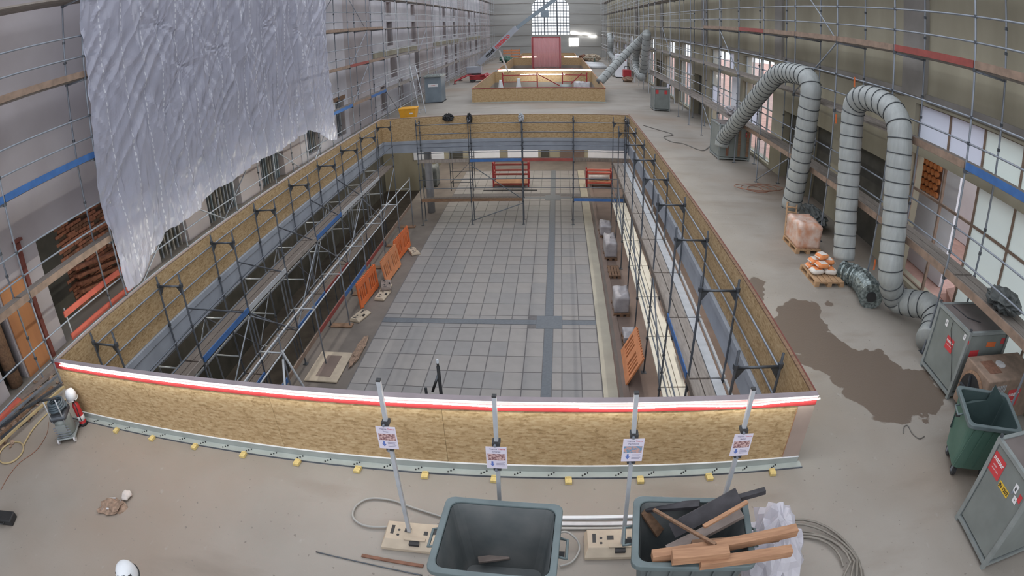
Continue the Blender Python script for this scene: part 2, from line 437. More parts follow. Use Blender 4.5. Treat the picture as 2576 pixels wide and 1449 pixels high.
# ================================================================== the setting
def holed(name, m, A, B, c0, c1, holes, f, cutsA=(), cutsB=()):
    """a slab over the rectangle A x B with rectangular holes (a0, a1, b0, b1); f(a, b, c) gives the point"""
    ca = sorted(set(list(A) + [v for h in holes for v in h[:2] if A[0] < v < A[1]] + list(cutsA)))
    cb = sorted(set(list(B) + [v for h in holes for v in h[2:] if B[0] < v < B[1]] + list(cutsB)))
    def solid(i, j):
        if not (0 <= i < len(ca) - 1 and 0 <= j < len(cb) - 1): return False
        a = (ca[i] + ca[i+1])/2; b = (cb[j] + cb[j+1])/2
        return not any(h[0] < a < h[1] and h[2] < b < h[3] for h in holes)
    mb = MB()
    for i in range(len(ca) - 1):
        for j in range(len(cb) - 1):
            if not solid(i, j): continue
            a0, a1, b0, b1 = ca[i], ca[i+1], cb[j], cb[j+1]
            q = [[(a0, b0, c0), (a1, b0, c0), (a1, b1, c0), (a0, b1, c0)], [(a0, b1, c1), (a1, b1, c1), (a1, b0, c1), (a0, b0, c1)]]
            if not solid(i - 1, j): q.append([(a0, b0, c0), (a0, b1, c0), (a0, b1, c1), (a0, b0, c1)])
            if not solid(i + 1, j): q.append([(a1, b0, c1), (a1, b1, c1), (a1, b1, c0), (a1, b0, c0)])
            if not solid(i, j - 1): q.append([(a0, b0, c1), (a1, b0, c1), (a1, b0, c0), (a0, b0, c0)])
            if not solid(i, j + 1): q.append([(a0, b1, c0), (a1, b1, c0), (a1, b1, c1), (a0, b1, c1)])
            for p in q: mb.add([f(*t) for t in p], [(0, 1, 2, 3)])
    me = mb.mesh(name); bm = bmesh.new(); bm.from_mesh(me); bmesh.ops.remove_doubles(bm, verts=bm.verts, dist=1e-5); bmesh.ops.recalc_face_normals(bm, faces=bm.faces); bm.to_mesh(me); bm.free()
    return link(name, me, m)
XL, XR, Y0, Y1 = -8.84, 3.51, 5.72, 28.20          # outer faces of the first parapet
B2 = (-6.05, 3.45, 41.6, 57.0); B3 = (-6.0, 3.5, 60.0, 82.0)
WLX, WRX, YE = -11.6, 9.1, 105.0
ZL = -4.2                                          # lower floor
floor = struct(holed('floor', 'screed', (-14, WRX + .5), (-6, YE), 0, -.52,
    [(XL + .08, XR - .08, Y0 + .1, Y1 - .08), (B2[0] + .08, B2[1] - .08, B2[2] + .08, B2[3] - .08), (B3[0] + .08, B3[1] - .08, B3[2] + .08, B3[3] - .08)],
    lambda a, b, c: (a, b, c)), 'dusty beige screed floor of the hall with a wet patch')
# fascia of the slab round the first opening: light concrete edge beams
for n, (x0, x1, y0, y1) in enumerate(((XL + .081, XL + .13, Y0 + .1, Y1 - .08), (XR - .13, XR - .081, Y0 + .1, Y1 - .08), (XL + .13, XR - .13, Y1 - .13, Y1 - .081))):
    o = struct(MB().box(x0, x1, y0, y1, -.62, -.02).build('trim_%d' % (n + 1), 'edge_beam'), 'light grey concrete edge beam of the floor opening')
    o2 = MB().box(x0 - (.03 if n == 1 else 0), x1 + (.03 if n == 0 else 0), y0 - (.03 if n == 2 else 0), y1 if n < 2 else y1 - .002, -.16, -.015).build('ledge', 'edge_beam', o)
# ---- lower floor with its tiles
fl = struct(MB().box(-8.3, 9.0, 3, 44.2, ZL - .3, ZL - .012).build('floor_lower', 'lower_concrete'), 'grey concrete floor of the lower storey with pale tiles')
MB().box(-6.12, 1.32, 11.4, 38.0, ZL - .012, ZL - .006).build('grout_bed', 'grout', fl)
colx = [-6.10 + .568*i for i in range(11)] + [-.14, .16, .735, 1.31]
rows = []
y = 16.92
while y > 11.6: rows.append((y - .872, y)); y -= .872
rows += [(16.92, 17.19), (17.52, 17.80)]
y = 17.80
while y < 31.5: rows.append((y, y + .886)); y += .886
rows += [(32.55, 33.4), (33.4, 34.3), (34.3, 35.2), (35.2, 36.1), (36.1, 37.0), (37.0, 37.9)]
cand = []
for (a, b) in rows:
    for i in range(len(colx) - 1):
        if i == 10: continue
        x0, x1 = colx[i], colx[i + 1]
        if 16.9 < a < 17.7 and (i in (9, 11)): continue
        cand.append((a, b, x0, x1))
cand.sort(key=lambda t: t[0])
tt = ['tile_a', 'tile_b', 'tile_c']
far = MB()
for k, (a, b, x0, x1) in enumerate(cand):
    if k < 298: box_part('tile', x0 + .017, x1 - .017, a + .017, b - .017, ZL - .006, ZL + random.uniform(0, .002), random.choice(tt), fl)
    else: far.box(x0 + .017, x1 - .017, a + .017, b - .017, ZL - .006, ZL)
stuff(far.build('distant_tiles', 'tile_a', fl))
tac = MB().box(-.42, -.14, 11.6, 16.90, ZL - .006, ZL + .002)
for i in range(7): tac.box(-.41 + .038*i, -.395 + .038*i, 11.6, 16.9, ZL, ZL + .007)
tac.build('tactile_strip', 'tactile', fl)
MB().box(-.42, -.14, 17.82, 38, ZL - .006, ZL + .003).build('tactile_strip', 'tactile', fl)
MB().box(-6.1, -.72, 17.2, 17.51, ZL - .006, ZL + .003).build('tactile_strip', 'tactile', fl)
MB().box(.17, 1.31, 17.2, 17.51, ZL - .006, ZL + .003).build('tactile_strip', 'tactile', fl)
MB().box(-.71, .16, 16.91, 17.81, ZL - .006, ZL + .004).build('tactile_square', 'tactile', fl)
MB().box(-6.1, 1.31, 31.55, 31.85, ZL - .006, ZL + .003).build('tactile_strip', 'tactile', fl)
MB().box(-.71, .16, 31.3, 32.2, ZL - .006, ZL + .005).build('tactile_square', 'tactile', fl)
MB().box(1.33, 1.74, 9, 38, ZL - .012, ZL + .012).build('cream_kerb', 'cream_strip', fl)
ch = MB(); ch.add([(1.74, 9, ZL + .01), (1.74, 38, ZL + .01), (1.86, 38, ZL - .04), (1.86, 9, ZL - .04), (1.98, 38, ZL + .06), (1.98, 9, ZL + .06), (2.06, 38, ZL + .06), (2.06, 9, ZL + .06), (2.06, 9, ZL - .01), (2.06, 38, ZL - .01)], [(0, 1, 2, 3), (3, 2, 4, 5), (5, 4, 6, 7), (7, 6, 9, 8)])
ch.build('gutter', 'brown_channel', fl)
MB().box(2.06, 9.0, 3, 44, ZL - .012, ZL).build('brown_screed', 'brown_channel', fl)
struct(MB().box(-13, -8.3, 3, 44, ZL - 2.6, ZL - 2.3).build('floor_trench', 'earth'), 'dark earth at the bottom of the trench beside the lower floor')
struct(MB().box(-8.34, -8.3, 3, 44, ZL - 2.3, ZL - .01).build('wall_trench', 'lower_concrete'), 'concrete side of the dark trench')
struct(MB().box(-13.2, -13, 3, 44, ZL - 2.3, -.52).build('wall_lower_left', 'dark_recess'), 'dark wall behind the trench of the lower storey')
struct(MB().box(9.0, 9.2, 3, 44, ZL, -.52).build('wall_lower_right', 'plaster_grey'), 'right wall of the lower storey')
struct(MB().box(-13, 9, 2.8, 3, ZL - 2.3, -.52).build('wall_lower_near', 'plaster_grey'), 'near wall of the lower storey')
wlf = struct(MB().box(-13, 9, 41.5, 41.7, ZL - 2.3, -.52).build('wall_lower_far', 'plaster_olive'), 'end wall of the lower storey seen under the slab')
for (x0, x1) in ((-10.6, -8.3), (-6.4, -4.2), (-3.6, -1.4), (2.2, 6.6)):
    MB().box(x0, x1, 41.43, 41.498, -4.1, -2.5).build('white_panel', 'outside_white', wlf)
for (x0, x1) in ((-7.9, -6.9), (-1.2, -.6), (.2, 1.9)):
    MB().box(x0, x1, 41.45, 41.498, -4.1, -2.5).build('plaster_patch', 'brown_channel' if x0 > -1 else 'dark_recess', wlf)
# lower ceiling tubes under the slab; unseen trench one is added to brighten it
for k, (x, y0, y1) in enumerate(((-8.9, 31.5, 40.5), (-5.2, 31.5, 40.5), (-1.0, 31.5, 40.5), (3.2, 31.5, 40.5), (4.9, 8.0, 26.0), (-11.6, 8.0, 27.0))):
    t = tag(MB().cyl((x, y0, -.58), (x, y1, -.58), .02, 8).build('ceiling_tube_light', 'lamp'), ['white tube light under the slab nearest the left wall of the lower storey', 'white tube light under the slab above the wrapped stack', 'white tube light under the slab above the first red rack', 'white tube light under the slab above the second red rack', 'white tube light under the slab beside the right inner scaffold', 'added unseen tube light under the slab above the dark trench'][k], 'light', 'tube lights under the slab')
# round column in the lower storey
c = tag(MB().lathe([(.2, 0), (.2, 3.68)], 20, (-6.74, 29.3, ZL)).build('column', 'concrete', smooth=True), 'grey concrete column standing on the lower floor', 'column')
c.data.polygons[-1].use_smooth = False; c.data.polygons[-2].use_smooth = False

# ---- left wall
LH = [(8.15, 11.9, 0, 2.66), (5.75, 6.5, 0, 2.2)]
LD = [(12.9, 14.6, 0, 2.3), (16.0, 18.4, 0, 2.4), (20.2, 22.4, 0, 2.4), (25.0, 26.6, .2, 2.2), (29.0, 30.4, .2, 2.2)]
sm = []
for y in (39.7, 46.9, 60.5, 66.5, 78.5, 84.5): sm += [(y, y + 1.3, 4.75, 6.5), (y, y + 1.1, 7.0, 8.0)]
sm2 = [(y, y + 1.5, 2.3, 4.0) for y in (40.2, 47.6, 61, 67, 79, 85)] + [(y, y + 1.1, .2, 2.0) for y in (37.4, 42.0, 48, 61, 67)]
wl = struct(holed('wall_left', 'plaster_left', (-6, YE), (0, 13), WLX, WLX - .5, LH + LD + sm + sm2, lambda a, b, c: (c, a, b)), 'grey plastered left wall of the hall behind scaffolding')
for (y0, y1) in ((24.2, 31.0), (36.0, 48.3), (55.0, 70.0), (76.0, 90.0)):
    hs = [h for h in sm + sm2 + LD if y0 < h[0] < y1]
    o = holed('white_render', 'plaster_white', (y0, y1), (0, 13), WLX + .05, WLX + .001, hs, lambda a, b, c: (c, a, b)); o.parent = wl
for (y0, y1) in ((36.2, 48.1), (55.2, 69.8), (76.2, 89.8)):
    MB().box(WLX + .05, WLX + .16, y0, y1, 4.05, 4.5).build('cornice', 'plaster_olive', wl)
for h in sm + sm2:
    MB().box(WLX - .44, WLX - .4, h[0], h[1], h[2], h[3]).build('shutter_board', random.choice(['wood_orange', 'brick_brown', 'dark_recess', 'timber_old']), wl)
    for (a, b, c_, d) in ((h[0] - .08, h[0], h[2], h[3]), (h[1], h[1] + .08, h[2], h[3]), (h[0] - .08, h[1] + .08, h[3], h[3] + .1)): box_part('window_surround', WLX + .05, WLX + .09, a, b, c_, d, 'plaster_left', wl)
for h in LD:
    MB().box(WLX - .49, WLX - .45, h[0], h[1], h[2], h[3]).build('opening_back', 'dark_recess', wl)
    n = int((h[1] - h[0])/.22)
    for i in range(n): box_part('grille_bar', WLX - .22, WLX - .16, h[0] + .11 + .22*i, h[0] + .17 + .22*i, h[2], h[3], random.choice(['steel', 'plaster_grey', 'cabinet_blue']), wl)
    box_part('lintel', WLX + .005, WLX + .06, h[0] - .2, h[1] + .2, h[3], h[3] + .22, 'timber_old', wl)
# the open doorway: raw masonry behind
nb = struct(MB().box(-13.0, -12.7, 7.6, 13.0, 0, 3.2).build('wall_masonry', 'mortar'), 'raw red brick masonry behind the left doorway')
bk = [MB().box(-.05, .05, -.16, .16, 0, .085).mesh('brick') for _ in range(1)][0]
for r in range(27):
    for q in range(8):
        y = 9.75 + q*.34 + (.17 if r % 2 else 0) + random.uniform(-.01, .01)
        if y > 12.3: continue
        z = r*.105 + .01
        if random.random() < .12: continue
        link('brick', with_mat(bk, 'brick_red' if random.random() < .6 else 'brick_brown'), None, nb, Matrix.Translation((-12.66 + random.uniform(-.03, .05), y, z)))
MB().box(-12.9, -12.6, 7.7, 9.72, 0, 2.9).build('plaster_patch', 'dark_recess', nb)
for k in range(4): MB().bar((-12.5, 9.9, .5 + .22*k), (-12.5, 12.0, .02 + .22*k + .1), .28, .09).build('brick_course', 'brick_red', nb)
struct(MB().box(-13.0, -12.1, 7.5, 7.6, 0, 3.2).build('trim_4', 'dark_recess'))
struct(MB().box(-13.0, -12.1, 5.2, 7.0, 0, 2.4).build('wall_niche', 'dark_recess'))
ob = tag(MB().box(WLX + .02, WLX + .07, 6.55, 7.4, 0, 2.15).build('door_panel', 'wood_orange'), 'orange brown wooden panel leaning on the left wall beside a dark niche', 'panel')
pb = thing('timber_prop', 'dark red timber prop standing against the left wall plaster', 'prop', (WLX + .1, 7.5, 0))
MB().box(WLX + .02, WLX + .14, 7.44, 7.56, 0, 2.9).build('post', 'beam_red', pb)
MB().box(WLX + .01, WLX + .2, 7.38, 7.62, 2.9, 2.96).build('head_plate', 'beam_red', pb)
pp = thing('downpipe', 'dark cast pipe in the niche of the left wall', 'pipe', (WLX - .15, 6.15, 0))
MB().cyl((WLX - .15, 6.15, .02), (WLX - .15, 6.15, 2.15), .2, 14).build('pipe', 'timber_old', pp, True)
for z in (.4, 1.5): MB().cyl((WLX - .15, 6.15, z), (WLX - .15, 6.15, z + .09), .225, 14).build('collar', 'rubber', pp, True)
# ---- right wall
bays = [(2.6, 12.5), (23.3, 27.6), (29.2, 34.0), (39.0, 43.0), (44.6, 49.0), (54.5, 58.5), (60.2, 64.6), (70, 74), (76, 80), (86, 90), (92, 96)]
RH = []
for (a, b) in bays: RH += [(a, b, .12, 3.34), (a, b, 3.58, 4.62)]
nich = [(13.7, 16.2), (17.4, 19.2), (20.0, 22.0), (36.0, 38.0), (50.5, 53.0)]
RH += [(a, b, 0, 2.75) for a, b in nich]
wr = struct(holed('wall_right', 'plaster_olive', (-6, YE), (0, 13), WRX, WRX + .5, RH, lambda a, b, c: (c, a, b)), 'olive grey plastered right wall of the hall with tall window bays')
for (a, b) in nich:
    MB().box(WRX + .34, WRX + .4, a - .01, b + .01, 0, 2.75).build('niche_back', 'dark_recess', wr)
for (a, b) in ((12.0, 13.1), (22.2, 23.0), (34.6, 35.8), (49.6, 50.4), (65.2, 66.4)):
    MB().box(WRX - .12, WRX - .002, a, b, 4.8, 13).build('pilaster', 'plaster_grey', wr)
for (a, b) in ((-6, 12.0), (13.1, 22.2), (23.0, 34.6), (35.8, 49.6)):
    MB().box(WRX - .07, WRX - .002, a, b, 4.72, 4.92).build('cornice', 'plaster_grey', wr)
# windows of the right wall: frames, mullions and film or glass panes
wn = 0
for bi, (a, b) in enumerate(bays):
    for (z0, z1) in ((.12, 3.34), (3.58, 4.62)):
        wn += 1
        w = link('window_%d' % wn, None, None, None, Matrix.Translation((WRX + .2, (a + b)/2, z0))); w.empty_display_size = .2
        w['kind'] = 'structure'; w['label'] = 'window of the right wall with grey frame and pale film panes'
        step = 1.45 if bi == 0 else 1.1
        n = max(2, round((b - a)/step)); ys = [a + (b - a)*i/n for i in range(n + 1)]
        zs = [z0, z1] if z1 - z0 < 1.5 else [z0, z0 + 1.15, z0 + 2.3, z1]
        for i, y in enumerate(ys):
            wd = .05 if i in (0, n) else .03
            box_part('mullion', WRX + .2 - .04, WRX + .2 + .04, max(a, y - wd), min(b, y + wd), z0, z1, 'frame_grey' if bi else 'toe_wood', w)
        for z in zs: box_part('rail', WRX + .2 - .035, WRX + .2 + .035, a, b, max(z0, z - .03), min(z1, z + .03), 'frame_grey' if bi else 'toe_wood', w)
        for i in range(n):
            for j in range(len(zs) - 1):
                if bi == 0:
                    yc = (ys[i] + ys[i+1])/2
                    if z0 < 1 and yc > 9.6: continue
                    m = 'film_white' if yc > 9.6 else 'film_green'
                else:
                    q = random.random(); m = 'glass' if q < .45 else 'film_white' if q < .6 else None
                if m is None: continue
                box_part('pane', WRX + .2 - .004, WRX + .2 + .004, ys[i] + .03, ys[i+1] - .03, zs[j] + .03, zs[j+1] - .03, m, w)
# outside: pale house wall and reddish ground
struct(MB().box(WRX + .5, 60, -20, 130, -.3, -.02).build('ground_outside', 'outside_ground'), 'reddish building ground outside the windows')
ow = struct(MB().box(14.2, 14.5, 11.2, 20, 0, 4.0).build('wall_outside', 'outside_white'), 'white rendered wall of the neighbouring house outside the windows')
lat = tag(MB().box(10.35, 10.45, 11.6, 14.6, 0, 3.9).build('screen_wall', 'outside_white'), 'white masonry screen outside the near right window', 'wall')
lh = thing('lattice_grille', 'red clay lattice block grille set in the white screen outside the window', 'grille', (10.3, 13.1, 2.3))
MB().box(10.315, 10.345, 12.45, 13.75, 2.15, 3.3).build('backing', 'brick_brown', lh)
tb = MB().cyl((0, 0, 0), (-.08, 0, 0), .085, 10).mesh('clay_tube', None, False)
for r in range(6):
    for q in range(6):
        link('clay_tube', with_mat(tb, 'bag_orange'), None, lh, Matrix.Translation((10.315, 12.53 + q*.21 + (.105 if r % 2 else 0), 2.25 + r*.185)))
rb = tag(MB().blob((10.6, 10.2, 0), (.7, 1.2, .45), 3, .35, 16, 10).build('rubble_heap', 'outside_ground'), 'reddish rubble heap outside the right doorway', 'rubble')
# ---- end wall with the big arched window
we = struct(holed('wall_end', 'end_plaster', (-14, WRX + .5), (0, 16), YE, YE + .6, [(-4.2, 2.5, 4.06, 11.4)], lambda a, b, c: (a, c, b)), 'pale grey end wall of the hall with a tall arched window')
cx, rx, zs_, zt = -.85, 3.35, 9.0, 11.4
for sgn in (-1, 1):
    arc = [(cx + sgn*rx*math.cos(t), YE, zs_ + (zt - zs_)*math.sin(t)) for t in [PI/2*i/10 for i in range(11)]]
    MB().prism(arc + [(cx + sgn*rx, YE, zt + .01)], (0, .6, 0)).build('arch_spandrel', 'end_plaster', we)
for z in range(2, 15, 2): MB().box(-14, -4.25, YE - .06, YE - .002, z, z + .12).build('string_course', 'plaster_grey', we)
for z in range(2, 15, 2): MB().box(2.55, 9.1, YE - .06, YE - .002, z, z + .12).build('string_course', 'plaster_grey', we)
wn += 1
w = link('window_%d' % wn, None, None, None, Matrix.Translation((cx, YE + .25, 4.06))); w['kind'] = 'structure'; w['label'] = 'tall arched industrial window with fine grid in the end wall'
for i in range(13):
    x = -4.2 + 6.7*i/12; wd = .11 if i in (4, 8) else .05
    box_part('mullion', x - wd, x + wd, YE + .2, YE + .3, 4.06, 11.4, 'steel_dark', w)
for j in range(14):
    z = 4.06 + .56*j; box_part('muntin', -4.2, 2.5, YE + .21, YE + .29, z - .07, z + .07, 'steel_dark', w)
MB().box(-4.2, 2.5, YE + .245, YE + .255, 4.06, 11.4).build('glazing', 'glass', w)
MB().box(-2.6, -1.2, YE + .17, YE + .195, 7.4, 8.7).build('blue_panel', 'cabinet_blue', w)
lt = struct(MB().box(2.3, 3.95, YE - .05, YE - .01, 2.0, 3.5).build('door_1', 'doorway_glow'), 'bright doorway beside the red curtain at the far end')  # doorway brightness is emission of the panel itself
struct(MB().box(-13, 9, 44.2, 104, ZL - .3, ZL).build('floor_lower_far', 'tile_a'), 'pale floor of the lower storey below the far openings')
struct(MB().box(-8, -7.8, 44.2, 104, ZL, -.52).build('wall_lower_far_left', 'plaster_white'))
struct(MB().box(6, 6.2, 44.2, 104, ZL, -.52).build('wall_lower_far_right', 'plaster_white'))
struct(MB().box(WRX - .16, WRX - .002, 28.0, 28.9, 0, 3.4).build('door_2', 'outside_white'), 'white door leaf standing open beside the far window bay of the right wall')

# ================================================================== OSB parapets round the floor openings
def parapet(label, X0, X1, YA, YB, h, near):
    t = thing('osb_parapet', label, 'parapet', ((X0 + X1)/2, YA, 0))
    T = .08
    def panels(a0, a1, fn, n):
        w = (a1 - a0)/n
        for i in range(n): fn(a0 + w*i + .002, a0 + w*(i + 1) - .002)
    n = 5 if near else 3
    zt = h - .03
    panels(X0, X1, lambda a, b: box_part('osb_panel', a, b, YA, YA + .025, .0, zt, 'osb', t), n)
    panels(X0, X1, lambda a, b: box_part('osb_panel', a, b, YB - .075, YB - .05, .0, zt, 'osb', t), n)
    ny = max(4, round((YB - YA)/2.5))
    panels(YA + .026, YB - .076, lambda a, b: box_part('osb_panel', X0 + .05, X0 + .075, a, b, 0, zt, 'osb', t), ny)
    panels(YA + .026, YB - .076, lambda a, b: box_part('osb_panel', X1 - .075, X1 - .05, a, b, 0, zt, 'osb', t), ny)
    # top rails and caps
    if near:
        MB().box(X0, X1, YA - .012, YA, h - .16, h - .02).build('red_band', 'red_cap', t, bevel=.003)
        MB().box(X0 - .01, X1 + .01, YA - .02, YA + .085, h - .02, h).build('cap_board', 'cap_grey', t, bevel=.003)
        MB().box(X0, X0 + .05, YA + .09, YB, h - .08, h - .02).build('side_rail', 'timber_old', t)
        MB().box(X1 - .05, X1, YA + .09, YB, h - .08, h - .02).build('side_rail', 'timber_old', t)
        MB().box(X0 + .05, X1 - .05, YB - .05, YB, h - .08, h - .02).build('side_rail', 'timber_old', t)
        MB().box(X0 + .0, X0 + .08, YA + .09, YB, h - .02, h).build('cap_board', 'board_mauve', t)
        MB().box(X1 - .08, X1 - .022, YA + .09, YB, h - .02, h).build('cap_board', 'timber_old', t)
        MB().box(X1 - .02, X1 + .004, YA + .09, YB, h - .03, h + .002).build('edge_strip', 'beam_red', t)
        MB().box(X0 + .08, X1 - .08, YB - .08, YB, h - .02, h).build('cap_board', 'board_mauve', t)
        # steel angle at the foot: upstand, flange and bolts
        MB().box(X0, X1, YA - .022, YA - .002, 0.012, .112).build('steel_upstand', 'angle_steel', t)
        MB().box(X0, X1 + .05, YA - .14, YA - .002, 0, .012).build('steel_flange', 'angle_steel', t)
        MB().box(X0 + .05, X1, YA - .027, YA - .001, .112, .118).build('edge_strip', 'white', t)
        MB().box(X0, X1 + .05, YA - .15, YA - .14, 0, .022).build('flange_shadow_lip', 'steel_mid', t)  # raised lip, darkened to draw the flange's shadow edge
        MB().box(X1 - .27, X1 - .004, YA - .006, YA - .001, .12, h - .17).build('corner_board', 'board_mauve', t)
        MB().box(X1 - .275, X1 - .265, YA - .009, YA - .001, .12, h - .2).build('corner_strip', 'timber', t)
        bl = MB().cyl((0, 0, 0), (0, 0, .014), .011, 6).mesh('bolt')
        k = 0
        x = X0 + .25
        while x < X1:
            for d in (-1, 0, 1): link('bolt', with_mat(bl, 'black'), None, t, Matrix.Translation((x + d*.035, YA - .075 + d*.025, .012)))
            x += .45
    else:
        MB().box(X0 - .02, X1 + .02, YA - .03, YA + .06, h - .06, h).build('cap_board', 'toe_red', t)
        MB().box(X0 - .02, X0 + .08, YA + .06, YB, h - .04, h).build('cap_board', 'timber', t)
        MB().box(X1 - .08, X1 + .02, YA + .06, YB, h - .04, h).build('cap_board', 'timber', t)
        MB().box(X0 + .08, X1 - .08, YB - .08, YB, h - .04, h).build('cap_board', 'timber', t)
        MB().box(X0, X1 + .1, YA - .05, YA - .002, 0, .06).build('steel_upstand', 'angle_steel', t)
    return t
parapet('long OSB board parapet with a glowing red front rail around the nearest floor opening', XL, XR, Y0, Y1, 1.2, True)
parapet('OSB board parapet with a thin dark red cap around the second floor opening', *B2, 1.1, False)
parapet('distant OSB board parapet behind the bright light strip, third floor opening', *B3, 1.1, False)
parapet('most distant OSB board parapet near the end wall', -5.5, 3.0, 86.0, 97.0, 1.1, False)
# LED strips
def strip(label, pts, r, m=None, group='LED strips on the parapets'):
    return tag(MB().tube(pts, r, 8).build('led_strip', m or ('led' if r < .02 else 'led_far'), None, True), label, 'light strip', group)
px = [(150, 917), (300, 938), (430, 955), (560, 971), (640, 979), (760, 993), (900, 1003), (1020, 1010), (1115, 1012), (1200, 1019), (1300, 1022), (1395, 1017), (1480, 1024), (1560, 1025), (1650, 1023), (1720, 1018), (1800, 1020), (1890, 1019), (1970, 1008), (2050, 1003)]
pts = []
for i in range(len(px) - 1):
    for k in range(4):
        s = k/4; u = px[i][0]*(1 - s) + px[i+1][0]*s; v = px[i][1]*(1 - s) + px[i+1][1]*s
        q = at(u, v, y=Y0 - .045); q.z = min(max(q.z - .012, 1.06), 1.15); pts.append(q)
q = at(2052, 1003, y=Y0 - .045); q.x = XR + .02; pts.append(q)
# smooth the hang of the strip
for _ in range(3): pts = [pts[0]] + [(pts[i-1] + pts[i]*2 + pts[i+1])/4 for i in range(1, len(pts) - 1)] + [pts[-1]]
strip('glowing white LED strip along the red rail of the nearest parapet', pts, .0095)
strip('LED strip on the outer face of the left parapet side', [(XL - .02, 6.2 + 1.05*i, 1.08 + .02*math.sin(i*1.3)) for i in range(21)], .016)
strip('LED strip on the outer face of the right parapet side', [(XR + .03, 6.6 + 1.05*i, 1.08 + .02*math.sin(i*1.3)) for i in range(20)], .010)
strip('glowing white LED strip on the front of the third parapet', [(-5.9 + .95*i, B3[2] - .06, 1.0 + .03*math.sin(i*1.7)) for i in range(11)], .05)
strip('small glowing LED strip left of the red curtain near the end wall', [(-4.9 + .5*i, 85.9, 1.0) for i in range(5)], .05)
strip('small glowing LED strip right of the red curtain near the end wall', [(1.2 + .5*i, 85.9, 1.0) for i in range(5)], .05)
strip('LED tube lying in the second floor opening behind the red railing', [(-3.4 + .6*i, 55.8, .85) for i in range(8)], .04)
strip('wavy LED strip high on the end wall right of the arched window', [(2.6 + .45*i, YE - .15, 4.45 + .12*math.sin(i*1.3) - .05*i) for i in range(11)], .06)
# yellow wooden blocks under the flange
for k, (u, v) in enumerate(((290, 1083), (380, 1103), (487, 1124), (608, 1147), (745, 1165), (898, 1182), (1068, 1196), (1243, 1207), (1430, 1211), (1612, 1211), (1786, 1202), (1945, 1189))):
    p = at(u, v, z=.04)
    b = MB().box(-.045, .045, -.06, .055, .0, .05); b.box(-.03, .03, .02, .05, .05, .06)
    o = b.build('wooden_block', 'block_yellow', None, mw=Matrix.Translation((p.x, Y0 - .205, 0)) @ Matrix.Rotation(random.uniform(-.12, .12), 4, 'Z'), bevel=.004)
    ords = ['first', 'second', 'third', 'fourth', 'fifth', 'sixth', 'seventh', 'eighth', 'ninth', 'tenth', 'eleventh', 'twelfth']
    tag(o, 'small yellow wooden block at the foot of the near parapet, %s from the left' % ords[k], 'wood block', 'yellow blocks along the steel flange')

